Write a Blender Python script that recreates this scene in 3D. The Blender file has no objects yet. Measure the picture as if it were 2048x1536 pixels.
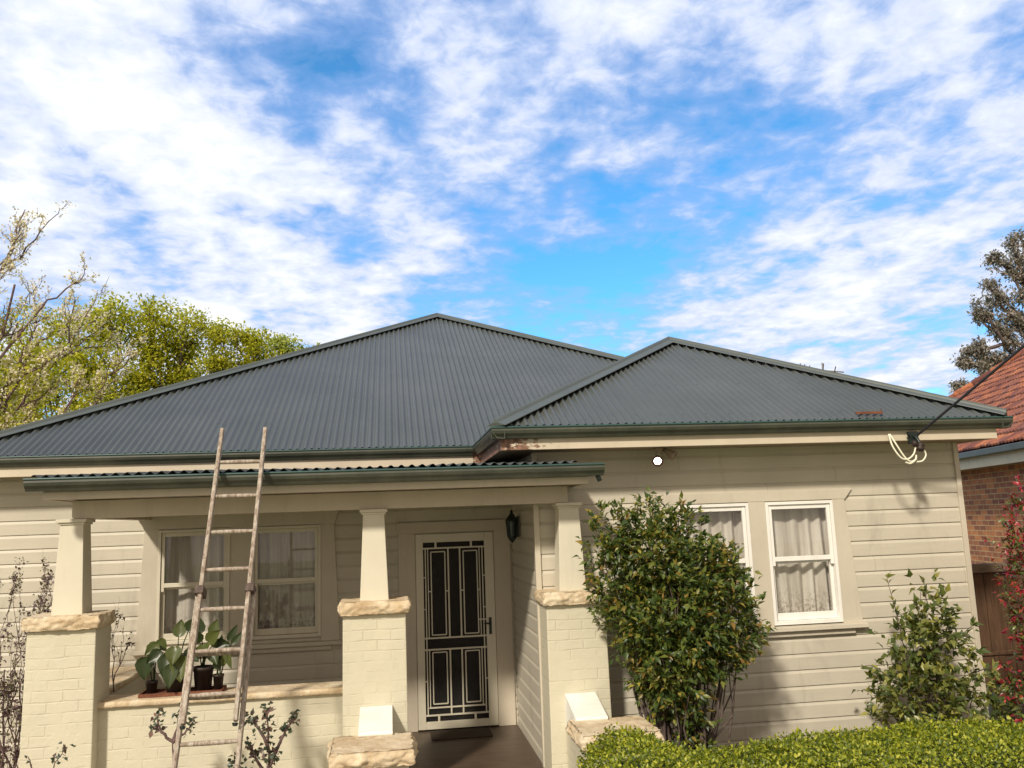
import bpy, math, random
import numpy as np
from mathutils import Vector, Matrix
R = math.radians
SC = bpy.context.scene
COL = SC.collection
random.seed(7); RNG = np.random.default_rng(11)

# ------------------------------------------------------------------ camera
cam_d = bpy.data.cameras.new("camera")
cam_d.sensor_fit = 'HORIZONTAL'; cam_d.sensor_width = 36.0
cam_d.lens = 36.0 * 1723.94 / 2048.0
cam_d.clip_start = 0.05; cam_d.clip_end = 2000
cam = bpy.data.objects.new("camera", cam_d); COL.objects.link(cam)
yaw, pitch, roll = .1427, .1585, -.0362
Fv = Vector((math.sin(yaw)*math.cos(pitch), math.cos(yaw)*math.cos(pitch), math.sin(pitch)))
Rv = Vector((math.cos(yaw), -math.sin(yaw), 0)); Uv = Rv.cross(Fv)
Rr = Rv*math.cos(roll) + Uv*math.sin(roll); Ur = -Rv*math.sin(roll) + Uv*math.cos(roll)
cam.matrix_world = Matrix(((Rr.x, Ur.x, -Fv.x, 0), (Rr.y, Ur.y, -Fv.y, 0), (Rr.z, Ur.z, -Fv.z, 0), (0, 0, 0, 1)))
SC.camera = cam
SC.render.resolution_x = 1024; SC.render.resolution_y = 768

# ------------------------------------------------------------------ light
SUN_AZ, SUN_EL = R(211), R(37.2)          # azimuth clockwise from +Y (behind the camera, to its left)
sun_dir = Vector((math.sin(SUN_AZ)*math.cos(SUN_EL), math.cos(SUN_AZ)*math.cos(SUN_EL), math.sin(SUN_EL)))
sd = bpy.data.lights.new("sun", 'SUN'); sd.energy = 4.0; sd.angle = R(4.5); sd.color = (1.0, .90, .76)
so = bpy.data.objects.new("sun", sd); COL.objects.link(so)
so.rotation_euler = sun_dir.to_track_quat('Z', 'Y').to_euler(); so.location = sun_dir*40
SC.view_settings.view_transform = 'Standard'; SC.view_settings.look = 'None'
SC.view_settings.exposure = 0.0; SC.view_settings.gamma = 1; SC.view_settings.use_curve_mapping = False

W = bpy.data.worlds.new("World"); SC.world = W; W.use_nodes = True
nt = W.node_tree; N = nt.nodes; L = nt.links; N.clear()
SKY_STRENGTH = 0.12
def nd(t, **kw):
    n = N.new(t)
    for k, v in kw.items(): setattr(n, k, v)
    return n
def mth(op, a, b=None, c=None, clamp=False):
    n = N.new('ShaderNodeMath'); n.operation = op; n.use_clamp = clamp
    for i, x in enumerate((a, b, c)):
        if x is None: continue
        if isinstance(x, (int, float)): n.inputs[i].default_value = x
        else: L.new(x, n.inputs[i])
    return n.outputs[0]
sky = nd('ShaderNodeTexSky', sky_type='NISHITA', sun_disc=False, sun_elevation=SUN_EL, sun_rotation=SUN_AZ)
sky.air_density = 1.0; sky.dust_density = 0.3; sky.ozone_density = 2.0
tc = nd('ShaderNodeTexCoord')
sep = nd('ShaderNodeSeparateXYZ'); L.new(tc.outputs['Generated'], sep.inputs[0])
zz = mth('ADD', mth('MAXIMUM', sep.outputs[2], 0.0), 0.12)
px_, py_ = mth('DIVIDE', sep.outputs[0], zz), mth('DIVIDE', sep.outputs[1], zz)
def cnoise(sx, sy, scale, detail, rough, dist, off):
    c = nd('ShaderNodeCombineXYZ'); L.new(mth('MULTIPLY', px_, sx), c.inputs[0]); L.new(mth('MULTIPLY', py_, sy), c.inputs[1]); c.inputs[2].default_value = off
    n = nd('ShaderNodeTexNoise'); n.inputs['Scale'].default_value = scale; n.inputs['Detail'].default_value = detail
    n.inputs['Roughness'].default_value = rough; n.inputs['Distortion'].default_value = dist
    L.new(c.outputs[0], n.inputs['Vector']); return n.outputs['Fac']
n1 = cnoise(1.0, .60, 2.2, 4, .5, .35, 3.1)
n2 = cnoise(1.0, .80, 4.6, 4, .50, .25, 8.7)
n3 = cnoise(1.0, .95, 13., 5, .6, .3, 1.3)
base = mth('ADD', mth('ADD', mth('MULTIPLY', n1, .30), mth('MULTIPLY', n2, .46)), mth('MULTIPLY', n3, .27))
# where the cloud banks and the open blue stand in the sky: (direction, sharpness, weight)
BANKS = [((-.327,.844,.425),45,.14), ((-.264,.871,.414),90,.07), ((-.245,.896,.371),90,.08), ((-.191,.936,.297),70,.12), ((-.05,.955,.25),60,.07),
         ((.222,.866,.447),200,.22), ((.124,.875,.468),80,.12), ((.05,.90,.43),60,.06), ((.398,.881,.256),110,.12), ((.491,.841,.228),90,.12), ((.295,.927,.233),90,.10), ((-.36,.90,.22),30,.08),
         ((.212,.925,.315),80,-.28), ((.318,.886,.338),90,-.22), ((.36,.86,.37),150,-.06), ((.411,.818,.403),150,-.12), ((.495,.762,.417),120,-.08),
         ((-.285,.906,.314),200,-.13), ((-.224,.917,.33),200,-.10), ((-.111,.873,.476),260,-.07), ((-.038,.881,.471),260,-.10), ((.12,.945,.30),120,-.10), ((-.036,.851,.523),90,-.05), ((.548,.78,.302),70,.0), ((.543,.705,.456),50,.06), ((.20,.955,.20),60,.10), ((.56,.76,.33),40,.07), ((.40,.76,.51),60,.07), ((.20,.84,.50),70,.05),
         ((-.1,-.85,.5),2.2,-.05)]  # last entry: unseen opening behind the viewer, added to dim the fill light
nv = nd('ShaderNodeVectorMath', operation='NORMALIZE'); L.new(tc.outputs['Generated'], nv.inputs[0])
acc = mth('ADD', mth('MULTIPLY', mth('SUBTRACT', base, .5), 2.3), .52)
for d, k, w in BANKS:
    v = Vector(d).normalized()
    dp = nd('ShaderNodeVectorMath', operation='DOT_PRODUCT'); L.new(nv.outputs[0], dp.inputs[0]); dp.inputs[1].default_value = v
    e = mth('EXPONENT', mth('MULTIPLY', mth('SUBTRACT', dp.outputs['Value'], 1.0), float(k)))
    acc = mth('ADD', acc, mth('MULTIPLY', e, w))
ramp = nd('ShaderNodeMapRange'); ramp.inputs['From Min'].default_value = .27; ramp.inputs['From Max'].default_value = .70
ramp.interpolation_type = 'LINEAR'
L.new(acc, ramp.inputs['Value'])
cr = nd('ShaderNodeMapRange'); cr.inputs['From Min'].default_value = .46; cr.inputs['From Max'].default_value = 1.0
cr.inputs['To Min'].default_value = 0.; cr.inputs['To Max'].default_value = 1.
L.new(acc, cr.inputs['Value'])
ccol = nd('ShaderNodeMix', data_type='RGBA')
ccol.inputs['A'].default_value = (.40/SKY_STRENGTH, .55/SKY_STRENGTH, .95/SKY_STRENGTH, 1)
ccol.inputs['B'].default_value = (1.12/SKY_STRENGTH, 1.13/SKY_STRENGTH, 1.12/SKY_STRENGTH, 1)
L.new(cr.outputs['Result'], ccol.inputs['Factor'])
tint = nd('ShaderNodeMix', data_type='RGBA', blend_type='MULTIPLY'); tint.inputs['Factor'].default_value = 1
tint.inputs['B'].default_value = (.60, 1.42, 1.80, 1); L.new(sky.outputs[0], tint.inputs['A'])
mixc = nd('ShaderNodeMix', data_type='RGBA'); L.new(ramp.outputs['Result'], mixc.inputs['Factor'])
L.new(tint.outputs['Result'], mixc.inputs['A']); L.new(ccol.outputs['Result'], mixc.inputs['B'])
# warm tone added to the unseen sky behind the viewer, warming the shade
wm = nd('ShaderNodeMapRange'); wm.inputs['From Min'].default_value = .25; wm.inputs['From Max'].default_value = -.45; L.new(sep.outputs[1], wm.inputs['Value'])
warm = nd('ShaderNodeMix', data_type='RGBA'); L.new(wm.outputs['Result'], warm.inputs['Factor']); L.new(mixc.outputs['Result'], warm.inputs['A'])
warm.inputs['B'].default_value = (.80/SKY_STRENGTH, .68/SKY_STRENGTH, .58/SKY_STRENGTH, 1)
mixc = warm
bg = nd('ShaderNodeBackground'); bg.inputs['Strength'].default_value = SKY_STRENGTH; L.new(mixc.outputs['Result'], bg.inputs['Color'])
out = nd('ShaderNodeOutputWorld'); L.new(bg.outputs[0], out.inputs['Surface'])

# ------------------------------------------------------------------ materials
class Mat:
    def __init__(s, name, rough=.6, spec=.5):
        s.m = bpy.data.materials.new(name); s.m.use_nodes = True
        s.n = s.m.node_tree.nodes; s.l = s.m.node_tree.links
        s.b = s.n['Principled BSDF']; s.b.inputs['Roughness'].default_value = rough
        s.b.inputs['Specular IOR Level'].default_value = spec
        s.tc = s.n.new('ShaderNodeTexCoord')
    def new(s, t, **kw):
        n = s.n.new(t)
        for k, v in kw.items(): setattr(n, k, v)
        return n
    def vec(s, scale=(1, 1, 1), loc=(0, 0, 0), rot=(0, 0, 0), src='Object'):
        m = s.new('ShaderNodeMapping'); s.l.new(s.tc.outputs[src], m.inputs[0])
        m.inputs['Scale'].default_value = scale; m.inputs['Location'].default_value = loc; m.inputs['Rotation'].default_value = rot
        return m.outputs[0]
    def noise(s, scale, detail=4, rough=.6, vec=None, dist=0):
        n = s.new('ShaderNodeTexNoise'); n.inputs['Scale'].default_value = scale; n.inputs['Detail'].default_value = detail
        n.inputs['Roughness'].default_value = rough; n.inputs['Distortion'].default_value = dist
        s.l.new(vec if vec is not None else s.tc.outputs['Object'], n.inputs['Vector']); return n.outputs['Fac']
    def ramp(s, fac, stops):
        r = s.new('ShaderNodeValToRGB'); s.l.new(fac, r.inputs[0]); e = r.color_ramp.elements
        while len(e) < len(stops): e.new(.5)
        for i, (p, c) in enumerate(stops):
            e[i].position = p; e[i].color = (*c, 1) if len(c) == 3 else c
        return r.outputs[0]
    def mix(s, fac, a, b, mode='MIX'):
        m = s.new('ShaderNodeMix', data_type='RGBA', blend_type=mode)
        for k, x in (('Factor', fac), ('A', a), ('B', b)):
            if isinstance(x, (int, float)): m.inputs[k].default_value = x
            elif isinstance(x, tuple): m.inputs[k].default_value = (*x, 1)
            else: s.l.new(x, m.inputs[k])
        return m.outputs['Result']
    def math(s, op, a, b=None, clamp=False):
        m = s.new('ShaderNodeMath', operation=op, use_clamp=clamp)
        for i, x in enumerate((a, b)):
            if x is None: continue
            if isinstance(x, (int, float)): m.inputs[i].default_value = x
            else: s.l.new(x, m.inputs[i])
        return m.outputs[0]
    def color(s, c):
        if isinstance(c, tuple): s.b.inputs['Base Color'].default_value = (*c, 1)
        else: s.l.new(c, s.b.inputs['Base Color'])
        return s
    def rough(s, c): s.l.new(c, s.b.inputs['Roughness']); return s
    def bump(s, h, strength=.5, dist=.01):
        b = s.new('ShaderNodeBump'); b.inputs['Strength'].default_value = strength; b.inputs['Distance'].default_value = dist
        s.l.new(h, b.inputs['Height']); s.l.new(b.outputs[0], s.b.inputs['Normal']); return s

def paint(name, col, rough=.5, var=.12, dirt=None, scale=2.0):
    m = Mat(name, rough)
    n = m.noise(scale, 6, .65)
    d = tuple(c*(1-var) for c in col); u = tuple(min(1, c*(1+var*.6)) for c in col)
    c = m.ramp(n, [(.3, d), (.7, u)])
    st = m.noise(1.0, 5, .7, m.vec((7, 7, .8)))
    c = m.mix(m.ramp(st, [(.52, (0, 0, 0)), (.78, (.35, .35, .35))]), c, tuple(x*.62 for x in col))
    m.color(c)
    m.bump(m.noise(60, 3, .6), .12, .002)
    return m.m

WALLC = (.57, .53, .43)
def wall_mat(zg):
    m = Mat('painted_weatherboard', .55)
    n = m.noise(1.3, 6, .65)
    c = m.ramp(n, [(.3, tuple(x*.88 for x in WALLC)), (.7, tuple(x*1.05 for x in WALLC))])
    # faint grime streaks
    st = m.noise(1.6, 5, .7, m.vec((2.2, 2.2, .55), rot=(0, .5, 0)), .6)
    c = m.mix(m.ramp(st, [(.55, (0, 0, 0)), (.8, (.75, .75, .75))]), c, tuple(x*.62 for x in WALLC))
    fine = m.noise(5, 5, .7, m.vec((.35, 1, 7)))
    c = m.mix(m.ramp(fine, [(.4, (0, 0, 0)), (.75, (.22, .22, .22))]), c, tuple(x*.72 for x in WALLC))
    # every length of board took the paint a little differently; butt joints between lengths
    sp = m.new('ShaderNodeSeparateXYZ'); m.l.new(m.tc.outputs['Object'], sp.inputs[0])
    row = m.math('FLOOR', m.math('DIVIDE', m.math('SUBTRACT', sp.outputs[2], zg), .1488))
    wn = m.new('ShaderNodeTexWhiteNoise', noise_dimensions='1D'); m.l.new(row, wn.inputs['W'])
    al = m.math('ADD', m.math('DIVIDE', m.math('ADD', sp.outputs[0], sp.outputs[1]), 4.3), m.math('MULTIPLY', wn.outputs['Value'], 7.3))
    seg = m.math('FLOOR', al); fr = m.math('SUBTRACT', al, seg)
    w2 = m.new('ShaderNodeTexWhiteNoise', noise_dimensions='1D'); m.l.new(m.math('ADD', m.math('MULTIPLY', row, 3.17), m.math('MULTIPLY', seg, 11.3)), w2.inputs['W'])
    c = m.mix(m.math('MULTIPLY', w2.outputs['Value'], .22), c, tuple(x*.70 for x in WALLC))
    c = m.mix(m.math('MULTIPLY', m.math('LESS_THAN', fr, .0011), .45), c, (.12, .10, .08))
    m.color(c); m.bump(m.noise(1, 5, .65, m.vec((3, 3, 45))), .25, .005)
    return m.m
M = {}
M['board'] = wall_mat(.1391); M['board_main'] = wall_mat(.0484)
M['trim'] = paint('trim_paint', (.55, .505, .405), .5, .10)
M['beam'] = paint('beam_paint', (.55, .49, .39), .5, .10)
M['column'] = paint('column_paint', (.63, .595, .475), .5, .06)
M['nfascia'] = paint('neighbour_fascia_paint', (.90, .80, .52), .5, .06)
M['white'] = paint('white_gloss_paint', (.82, .81, .76), .35, .05)
M['cream'] = paint('cream_frame_paint', (.64, .60, .48), .4, .08)
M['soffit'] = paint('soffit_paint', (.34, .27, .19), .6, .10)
M['wedge'] = paint('white_render', (.84, .84, .78), .6, .16)

def fascia_mat():
    m = Mat('fascia_paint', .55)
    col = (.60, .53, .41)
    c = m.ramp(m.noise(2.5, 6, .65), [(.3, tuple(x*.85 for x in col)), (.7, col)])
    # old paint flaking off the timber near the wing's left end
    sp = m.new('ShaderNodeSeparateXYZ'); m.l.new(m.tc.outputs['Object'], sp.inputs[0])
    mk = m.new('ShaderNodeMapRange'); m.l.new(sp.outputs[0], mk.inputs['Value'])
    mk.inputs['From Min'].default_value = 1.75; mk.inputs['From Max'].default_value = .95; mk.inputs['To Min'].default_value = 0; mk.inputs['To Max'].default_value = .34
    lt = m.math('GREATER_THAN', sp.outputs[0], .9)
    msk = m.math('MULTIPLY', mk.outputs[0], lt)
    f = m.noise(9, 6, .7, m.vec((1, 1, 2.2)))
    fl = m.math('GREATER_THAN', m.math('ADD', f, msk), .74)
    tn = m.ramp(m.noise(18, 4, .6), [(.35, (.10, .045, .03)), (.65, (.30, .17, .11))])
    c = m.mix(fl, c, tn)
    stn = m.noise(1, 4, .6, m.vec((16, 16, 1.5)))
    c = m.mix(m.math('MULTIPLY', m.ramp(stn, [(.5, (0, 0, 0)), (.7, (1, 1, 1))]), m.math('MULTIPLY', msk, 1.9), True), c, (.36, .18, .12))
    m.color(c); m.bump(m.math('SUBTRACT', 1.0, fl), .6, .004)
    return m.m
M['fascia'] = fascia_mat()

def roof_mat():
    m = Mat('corrugated_steel_paint', .38, .4)
    col = (.080, .090, .082)
    c = m.ramp(m.noise(1.2, 6, .6), [(.3, tuple(x*.88 for x in col)), (.7, tuple(x*1.08 for x in col))])
    c2 = m.ramp(m.noise(40, 3, .6), [(.62, (0, 0, 0)), (.75, (.3, .3, .3))])
    # rain streaks running down the slope, chalky patches, faint lichen
    st = m.noise(1.0, 6, .7, m.vec((5, .5, .5)))
    c = m.mix(m.ramp(st, [(.5, (0, 0, 0)), (.75, (.5, .5, .5))]), c, (.060, .068, .066))
    pt = m.noise(.7, 5, .65, m.vec((1, 1, 1), loc=(4, 2, 0)))
    c = m.mix(m.ramp(pt, [(.5, (0, 0, 0)), (.7, (.4, .4, .4))]), c, (.115, .125, .12))
    sp = m.new('ShaderNodeSeparateXYZ'); m.l.new(m.tc.outputs['Object'], sp.inputs[0])
    def near(o_, per, half):      # rows of roofing screws on every third crest
        q = m.math('FRACT', m.math('ADD', m.math('DIVIDE', o_, per), .5)); return m.math('LESS_THAN', m.math('ABSOLUTE', m.math('SUBTRACT', q, .5)), half/per)
    scr = m.math('MULTIPLY', near(sp.outputs[0], .2286, .009), near(m.math('ADD', sp.outputs[1], .21), .80, .010))
    c = m.mix(m.math('MULTIPLY', scr, .8), c, (.03, .03, .03))
    m.color(m.mix(c2, c, (.06, .065, .06)))
    return m.m
M['roof'] = roof_mat()
M['cap'] = paint('ridge_cap_steel', (.085, .10, .088), .45, .12)
def gutter_mat():
    m = Mat('gutter_paint', .4)
    c = m.ramp(m.noise(3, 6, .7), [(.3, (.040, .047, .036)), (.7, (.085, .092, .068))])
    d = m.noise(14, 5, .7, m.vec((1, 1, 3)))
    m.color(m.mix(m.ramp(d, [(.58, (0, 0, 0)), (.72, (.6, .6, .6))]), c, (.045, .04, .03)))
    return m.m
M['gutter'] = gutter_mat()
M['bead'] = paint('gutter_bead_green', (.028, .070, .060), .4, .15)
M['oldiron'] = paint('old_galvanised_iron', (.05, .06, .06), .6, .3)

def painted_brick():
    m = Mat('painted_brickwork', .62)
    col = (.63, .595, .455)
    # wobble the joints a little so no course is ruler-straight
    nz = m.new('ShaderNodeTexNoise'); nz.inputs['Scale'].default_value = 3.0; nz.inputs['Detail'].default_value = 3
    m.l.new(m.tc.outputs['Object'], nz.inputs['Vector'])
    def brick(swz):
        sp = m.new('ShaderNodeSeparateXYZ'); m.l.new(m.tc.outputs['Object'], sp.inputs[0])
        cb = m.new('ShaderNodeCombineXYZ')
        m.l.new(m.math('ADD', sp.outputs[swz], m.math('MULTIPLY', nz.outputs['Fac'], .03)), cb.inputs[0])
        m.l.new(m.math('ADD', sp.outputs[2], m.math('MULTIPLY', nz.outputs['Fac'], .035)), cb.inputs[1])
        b = m.new('ShaderNodeTexBrick'); m.l.new(cb.outputs[0], b.inputs['Vector'])
        b.inputs['Scale'].default_value = 1; b.inputs['Brick Width'].default_value = .24; b.inputs['Row Height'].default_value = .086
        b.inputs['Mortar Size'].default_value = .0075; b.inputs['Mortar Smooth'].default_value = .6
        b.inputs['Color1'].default_value = (.9, .9, .9, 1); b.inputs['Color2'].default_value = (1, 1, 1, 1); b.inputs['Mortar'].default_value = (0, 0, 0, 1)
        return b
    g = m.new('ShaderNodeNewGeometry'); sn = m.new('ShaderNodeSeparateXYZ'); m.l.new(g.outputs['Normal'], sn.inputs[0])
    side = m.math('GREATER_THAN', m.math('ABSOLUTE', sn.outputs[0]), .6)
    b0, b1 = brick(0), brick(1)
    h = m.mix(side, b0.outputs['Color'], b1.outputs['Color'])
    bw = m.new('ShaderNodeRGBToBW'); m.l.new(h, bw.inputs[0])
    patch = m.ramp(m.noise(4.2, 5, .65), [(.42, (.0, .0, .0)), (.64, (1, 1, 1))])
    pb = m.new('ShaderNodeRGBToBW'); m.l.new(patch, pb.inputs[0])
    hh = m.math('MULTIPLY', m.math('SUBTRACT', bw.outputs[0], 1.0), pb.outputs[0])
    c = m.ramp(m.noise(2.0, 6, .65), [(.3, tuple(x*.90 for x in col)), (.7, col)])
    c = m.mix(m.math('MULTIPLY', m.math('MULTIPLY', hh, -1.0), .16), c, (.42, .36, .26))
    gr = m.noise(1.2, 6, .7, m.vec((1.8, 1.8, .7), loc=(3, 1, 2)))
    c = m.mix(m.ramp(gr, [(.56, (0, 0, 0)), (.74, (.5, .5, .5))]), c, (.46, .45, .34))
    m.color(c)
    ht = m.math('ADD', m.math('MULTIPLY', hh, .65), m.math('MULTIPLY', m.noise(12, 6, .65), 1.0))
    m.bump(ht, .6, .009)
    return m.m
M['pbrick'] = painted_brick()

def stone_mat():
    m = Mat('sandstone', .85, .3)
    c = m.ramp(m.noise(4.5, 8, .7, None, .8), [(.25, (.40, .26, .13)), (.42, (.60, .47, .30)), (.58, (.74, .63, .45)), (.8, (.82, .75, .60))])
    v = m.noise(1.0, 5, .7, m.vec((3, 3, 16)), 1.2)
    c = m.mix(m.ramp(v, [(.55, (0, 0, 0)), (.72, (.55, .55, .55))]), c, (.38, .22, .10))
    m.color(c); m.bump(m.noise(26, 8, .75), 1.0, .016)
    return m.m
M['stone'] = stone_mat()

def glass_mat():
    m = bpy.data.materials.new('window_glass'); m.use_nodes = True
    n = m.node_tree.nodes; l = m.node_tree.links; n.clear()
    o = n.new('ShaderNodeOutputMaterial'); mx = n.new('ShaderNodeMixShader')
    t = n.new('ShaderNodeBsdfTransparent'); t.inputs[0].default_value = (.80, .80, .76, 1)
    g = n.new('ShaderNodeBsdfGlossy'); g.inputs['Roughness'].default_value = .02
    lw = n.new('ShaderNodeLayerWeight'); lw.inputs[0].default_value = .5
    pw = n.new('ShaderNodeMath'); pw.operation = 'POWER'; pw.inputs[1].default_value = 4; l.new(lw.outputs['Facing'], pw.inputs[0])
    fr = n.new('ShaderNodeMath'); fr.operation = 'MULTIPLY_ADD'; fr.inputs[1].default_value = .6; fr.inputs[2].default_value = .09; l.new(pw.outputs[0], fr.inputs[0])
    l.new(fr.outputs[0], mx.inputs[0]); l.new(t.outputs[0], mx.inputs[1]); l.new(g.outputs[0], mx.inputs[2]); l.new(mx.outputs[0], o.inputs[0])
    return m
M['glass'] = glass_mat()
def curtain_mat():
    m = Mat('sheer_curtain', .85, .2)
    c = m.ramp(m.noise(1.0, 5, .6, m.vec((14, 1, .8))), [(.3, (.48, .44, .42)), (.55, (.76, .72, .70)), (.8, (.92, .91, .90))])
    sp = m.new('ShaderNodeSeparateXYZ'); m.l.new(m.tc.outputs['Object'], sp.inputs[0])
    lace = m.noise(30, 3, .7)
    lw = m.new('ShaderNodeMapRange'); m.l.new(sp.outputs[2], lw.inputs['Value'])
    lw.inputs['From Min'].default_value = .32; lw.inputs['From Max'].default_value = .10
    m.color(m.mix(m.math('MULTIPLY', m.ramp(lace, [(.5, (0, 0, 0)), (.56, (.6, .6, .6))]), lw.outputs[0]), c, (.25, .20, .16)))
    return m.m
M['curtain'] = curtain_mat()
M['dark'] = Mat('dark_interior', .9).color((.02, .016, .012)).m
def wood_mat(name, a, b, rough=.7, sc=(1, 1, 1)):
    m = Mat(name, rough, .3)
    n = m.noise(3, 6, .65, m.vec(sc), .8)
    m.color(m.ramp(n, [(.3, a), (.7, b)])); m.bump(n, .3, .004); return m.m
M['doorwood'] = wood_mat('stained_door_timber', (.018, .010, .006), (.05, .026, .014), .4, (10, 10, 1))
M['floor'] = wood_mat('verandah_floor_paint', (.065, .045, .032), (.12, .085, .060), .4, (1.2, 6, 1))
M['mat'] = wood_mat('doormat_coir', (.03, .022, .016), (.07, .05, .035), .95, (30, 30, 30))
M['concrete'] = wood_mat('path_concrete', (.22, .20, .17), (.32, .29, .25), .9, (2, 2, 2))
M['soil'] = wood_mat('garden_soil', (.12, .085, .055), (.24, .18, .12), .95, (4, 4, 4))
M['ladder'] = None
def ladder_mat():
    m = Mat('weathered_ladder_timber', .7, .3)
    g = m.noise(5, 8, .75, m.vec((9, 9, 1.6), rot=(R(24), 0, 0)), .5)
    c = m.ramp(g, [(.30, (.09, .06, .045)), (.44, (.26, .20, .15)), (.60, (.46, .41, .34)), (.74, (.76, .74, .68))])
    m.color(c); m.bump(m.noise(60, 4, .6), .3, .003); return m.m
M['ladder'] = ladder_mat()
M['iron'] = paint('black_iron', (.012, .020, .018), .45, .2)
M['rust'] = wood_mat('rusty_steel', (.10, .035, .02), (.22, .09, .05), .85, (8, 8, 8))
M['cable'] = Mat('black_cable', .6).color((.014, .013, .016)).m
M['wire'] = Mat('white_wire', .5).color((.78, .76, .60)).m
M['alu'] = Mat('aerial_metal', .4).color((.25, .24, .23)).m
M['pot'] = wood_mat('dark_plastic_pot', (.020, .014, .012), (.045, .03, .025), .5)
M['potw'] = paint('white_pot', (.75, .72, .66), .4, .1)
M['fence'] = wood_mat('brown_fence_timber', (.050, .028, .016), (.13, .075, .042), .8, (9, 9, .6))
M['fencecap'] = wood_mat('fence_cap_timber', (.10, .075, .05), (.18, .14, .10), .8, (1, 6, 6))

def lamp_lens():
    m = Mat('lit_lamp_lens', .3)
    m.b.inputs['Emission Color'].default_value = (1, .93, .86, 1); m.b.inputs['Emission Strength'].default_value = 14
    return m.m
M['lens'] = lamp_lens()
m_ = Mat('unlit_lamp_lens', .15); m_.color((.30, .30, .28)); M['lens_off'] = m_.m
m_ = Mat('lantern_glass', .2); m_.color((.05, .08, .07)); M['lglass'] = m_.m

def red_brick():
    m = Mat('red_brickwork', .85, .25)
    b = m.new('ShaderNodeTexBrick'); m.l.new(m.vec((1, 1, 1), src='UV'), b.inputs['Vector'])
    b.inputs['Scale'].default_value = 1; b.inputs['Brick Width'].default_value = .24; b.inputs['Row Height'].default_value = .086
    b.inputs['Mortar Size'].default_value = .008; b.inputs['Mortar Smooth'].default_value = .1; b.inputs['Bias'].default_value = -.1
    b.inputs['Color1'].default_value = (.72, .30, .12, 1); b.inputs['Color2'].default_value = (.30, .12, .09, 1); b.inputs['Mortar'].default_value = (.75, .55, .28, 1)
    c = m.mix(m.ramp(m.noise(6, 5, .7), [(.35, (0, 0, 0)), (.7, (.45, .45, .45))]), b.outputs['Color'], (.22, .09, .045))
    m.color(c)
    bw = m.new('ShaderNodeRGBToBW'); m.l.new(b.outputs['Fac'], bw.inputs[0])
    m.bump(m.math('SUBTRACT', 1.0, bw.outputs[0]), .7, .008); return m.m
M['rbrick'] = red_brick()
def tile_mat():
    m = Mat('terracotta_tiles', .75, .3)
    g = m.new('ShaderNodeNewGeometry')
    c = m.ramp(g.outputs['Random Per Island'], [(.0, (.14, .05, .035)), (.35, (.34, .11, .05)), (.65, (.50, .18, .07)), (1., (.24, .10, .07))])
    c = m.mix(m.ramp(m.noise(5, 7, .75), [(.42, (0, 0, 0)), (.6, (.85, .85, .85))]), c, (.13, .06, .055))
    c = m.mix(m.ramp(m.noise(9, 4, .7), [(.62, (0, 0, 0)), (.70, (.8, .8, .8))]), c, (.03, .02, .02))
    m.color(c); m.bump(m.noise(25, 5, .7), .3, .01); return m.m
M['tile'] = tile_mat()

def leaf_mat(name, stops, rough=.4, trans=.25, spec=.5):
    m = Mat(name, rough, spec)
    g = m.new('ShaderNodeNewGeometry')
    c = m.ramp(g.outputs['Random Per Island'], stops)
    m.color(c)
    if trans > 0:
        t = m.new('ShaderNodeBsdfTranslucent'); m.l.new(m.mix(1.0, c, (1.6, 1.7, .9), 'MULTIPLY'), t.inputs['Color'])
        mx = m.new('ShaderNodeMixShader'); mx.inputs[0].default_value = trans
        m.l.new(m.b.outputs[0], mx.inputs[1]); m.l.new(t.outputs[0], mx.inputs[2])
        m.l.new(mx.outputs[0], m.n['Material Output'].inputs['Surface'])
    return m.m
M['leaf_bush'] = leaf_mat('viburnum_leaf', [(0, (.03, .06, .015)), (.4, (.07, .11, .022)), (.66, (.13, .165, .03)), (.86, (.20, .20, .035)), (.95, (.25, .14, .03)), (1, (.42, .40, .08))], .42, .28)
M['leaf_cam'] = leaf_mat('camellia_leaf', [(0, (.045, .07, .018)), (.4, (.10, .13, .03)), (.75, (.19, .20, .045)), (1, (.34, .32, .08))], .36, .25)
M['leaf_hedge'] = leaf_mat('box_hedge_leaf', [(0, (.05, .08, .010)), (.3, (.145, .19, .014)), (.7, (.31, .34, .02)), (1, (.50, .48, .05))], .45, .3)
M['leaf_red'] = leaf_mat('photinia_leaf', [(0, (.14, .012, .02)), (.28, (.34, .02, .04)), (.46, (.44, .07, .05)), (.52, (.05, .08, .02)), (.8, (.10, .13, .03)), (1, (.20, .20, .05))], .35, .25)
M['leaf_tree'] = leaf_mat('spring_tree_leaf', [(0, (.17, .19, .015)), (.4, (.33, .34, .022)), (.75, (.48, .45, .035)), (1, (.62, .56, .08))], .55, .5)
M['leaf_tree2'] = leaf_mat('pale_tree_leaf', [(0, (.18, .23, .04)), (.5, (.34, .38, .08)), (1, (.52, .52, .15))], .55, .4)
M['blossom'] = leaf_mat('pale_blossom', [(0, (.42, .36, .22)), (.3, (.66, .58, .44)), (.7, (.82, .76, .68)), (1, (.85, .70, .66))], .7, .35)
M['leaf_gum'] = leaf_mat('eucalypt_leaf', [(0, (.13, .13, .13)), (.5, (.23, .215, .20)), (.85, (.33, .29, .26)), (1, (.42, .33, .30))], .5, .3)
M['leaf_rose'] = leaf_mat('rose_leaf', [(0, (.03, .05, .03)), (.5, (.07, .09, .05)), (.8, (.12, .08, .07)), (1, (.20, .12, .10))], .4, .2)
M['leaf_bare'] = leaf_mat('wintry_leaf', [(0, (.08, .05, .07)), (.5, (.16, .10, .10)), (.8, (.12, .12, .05)), (1, (.30, .26, .12))], .5, .2)
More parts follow.
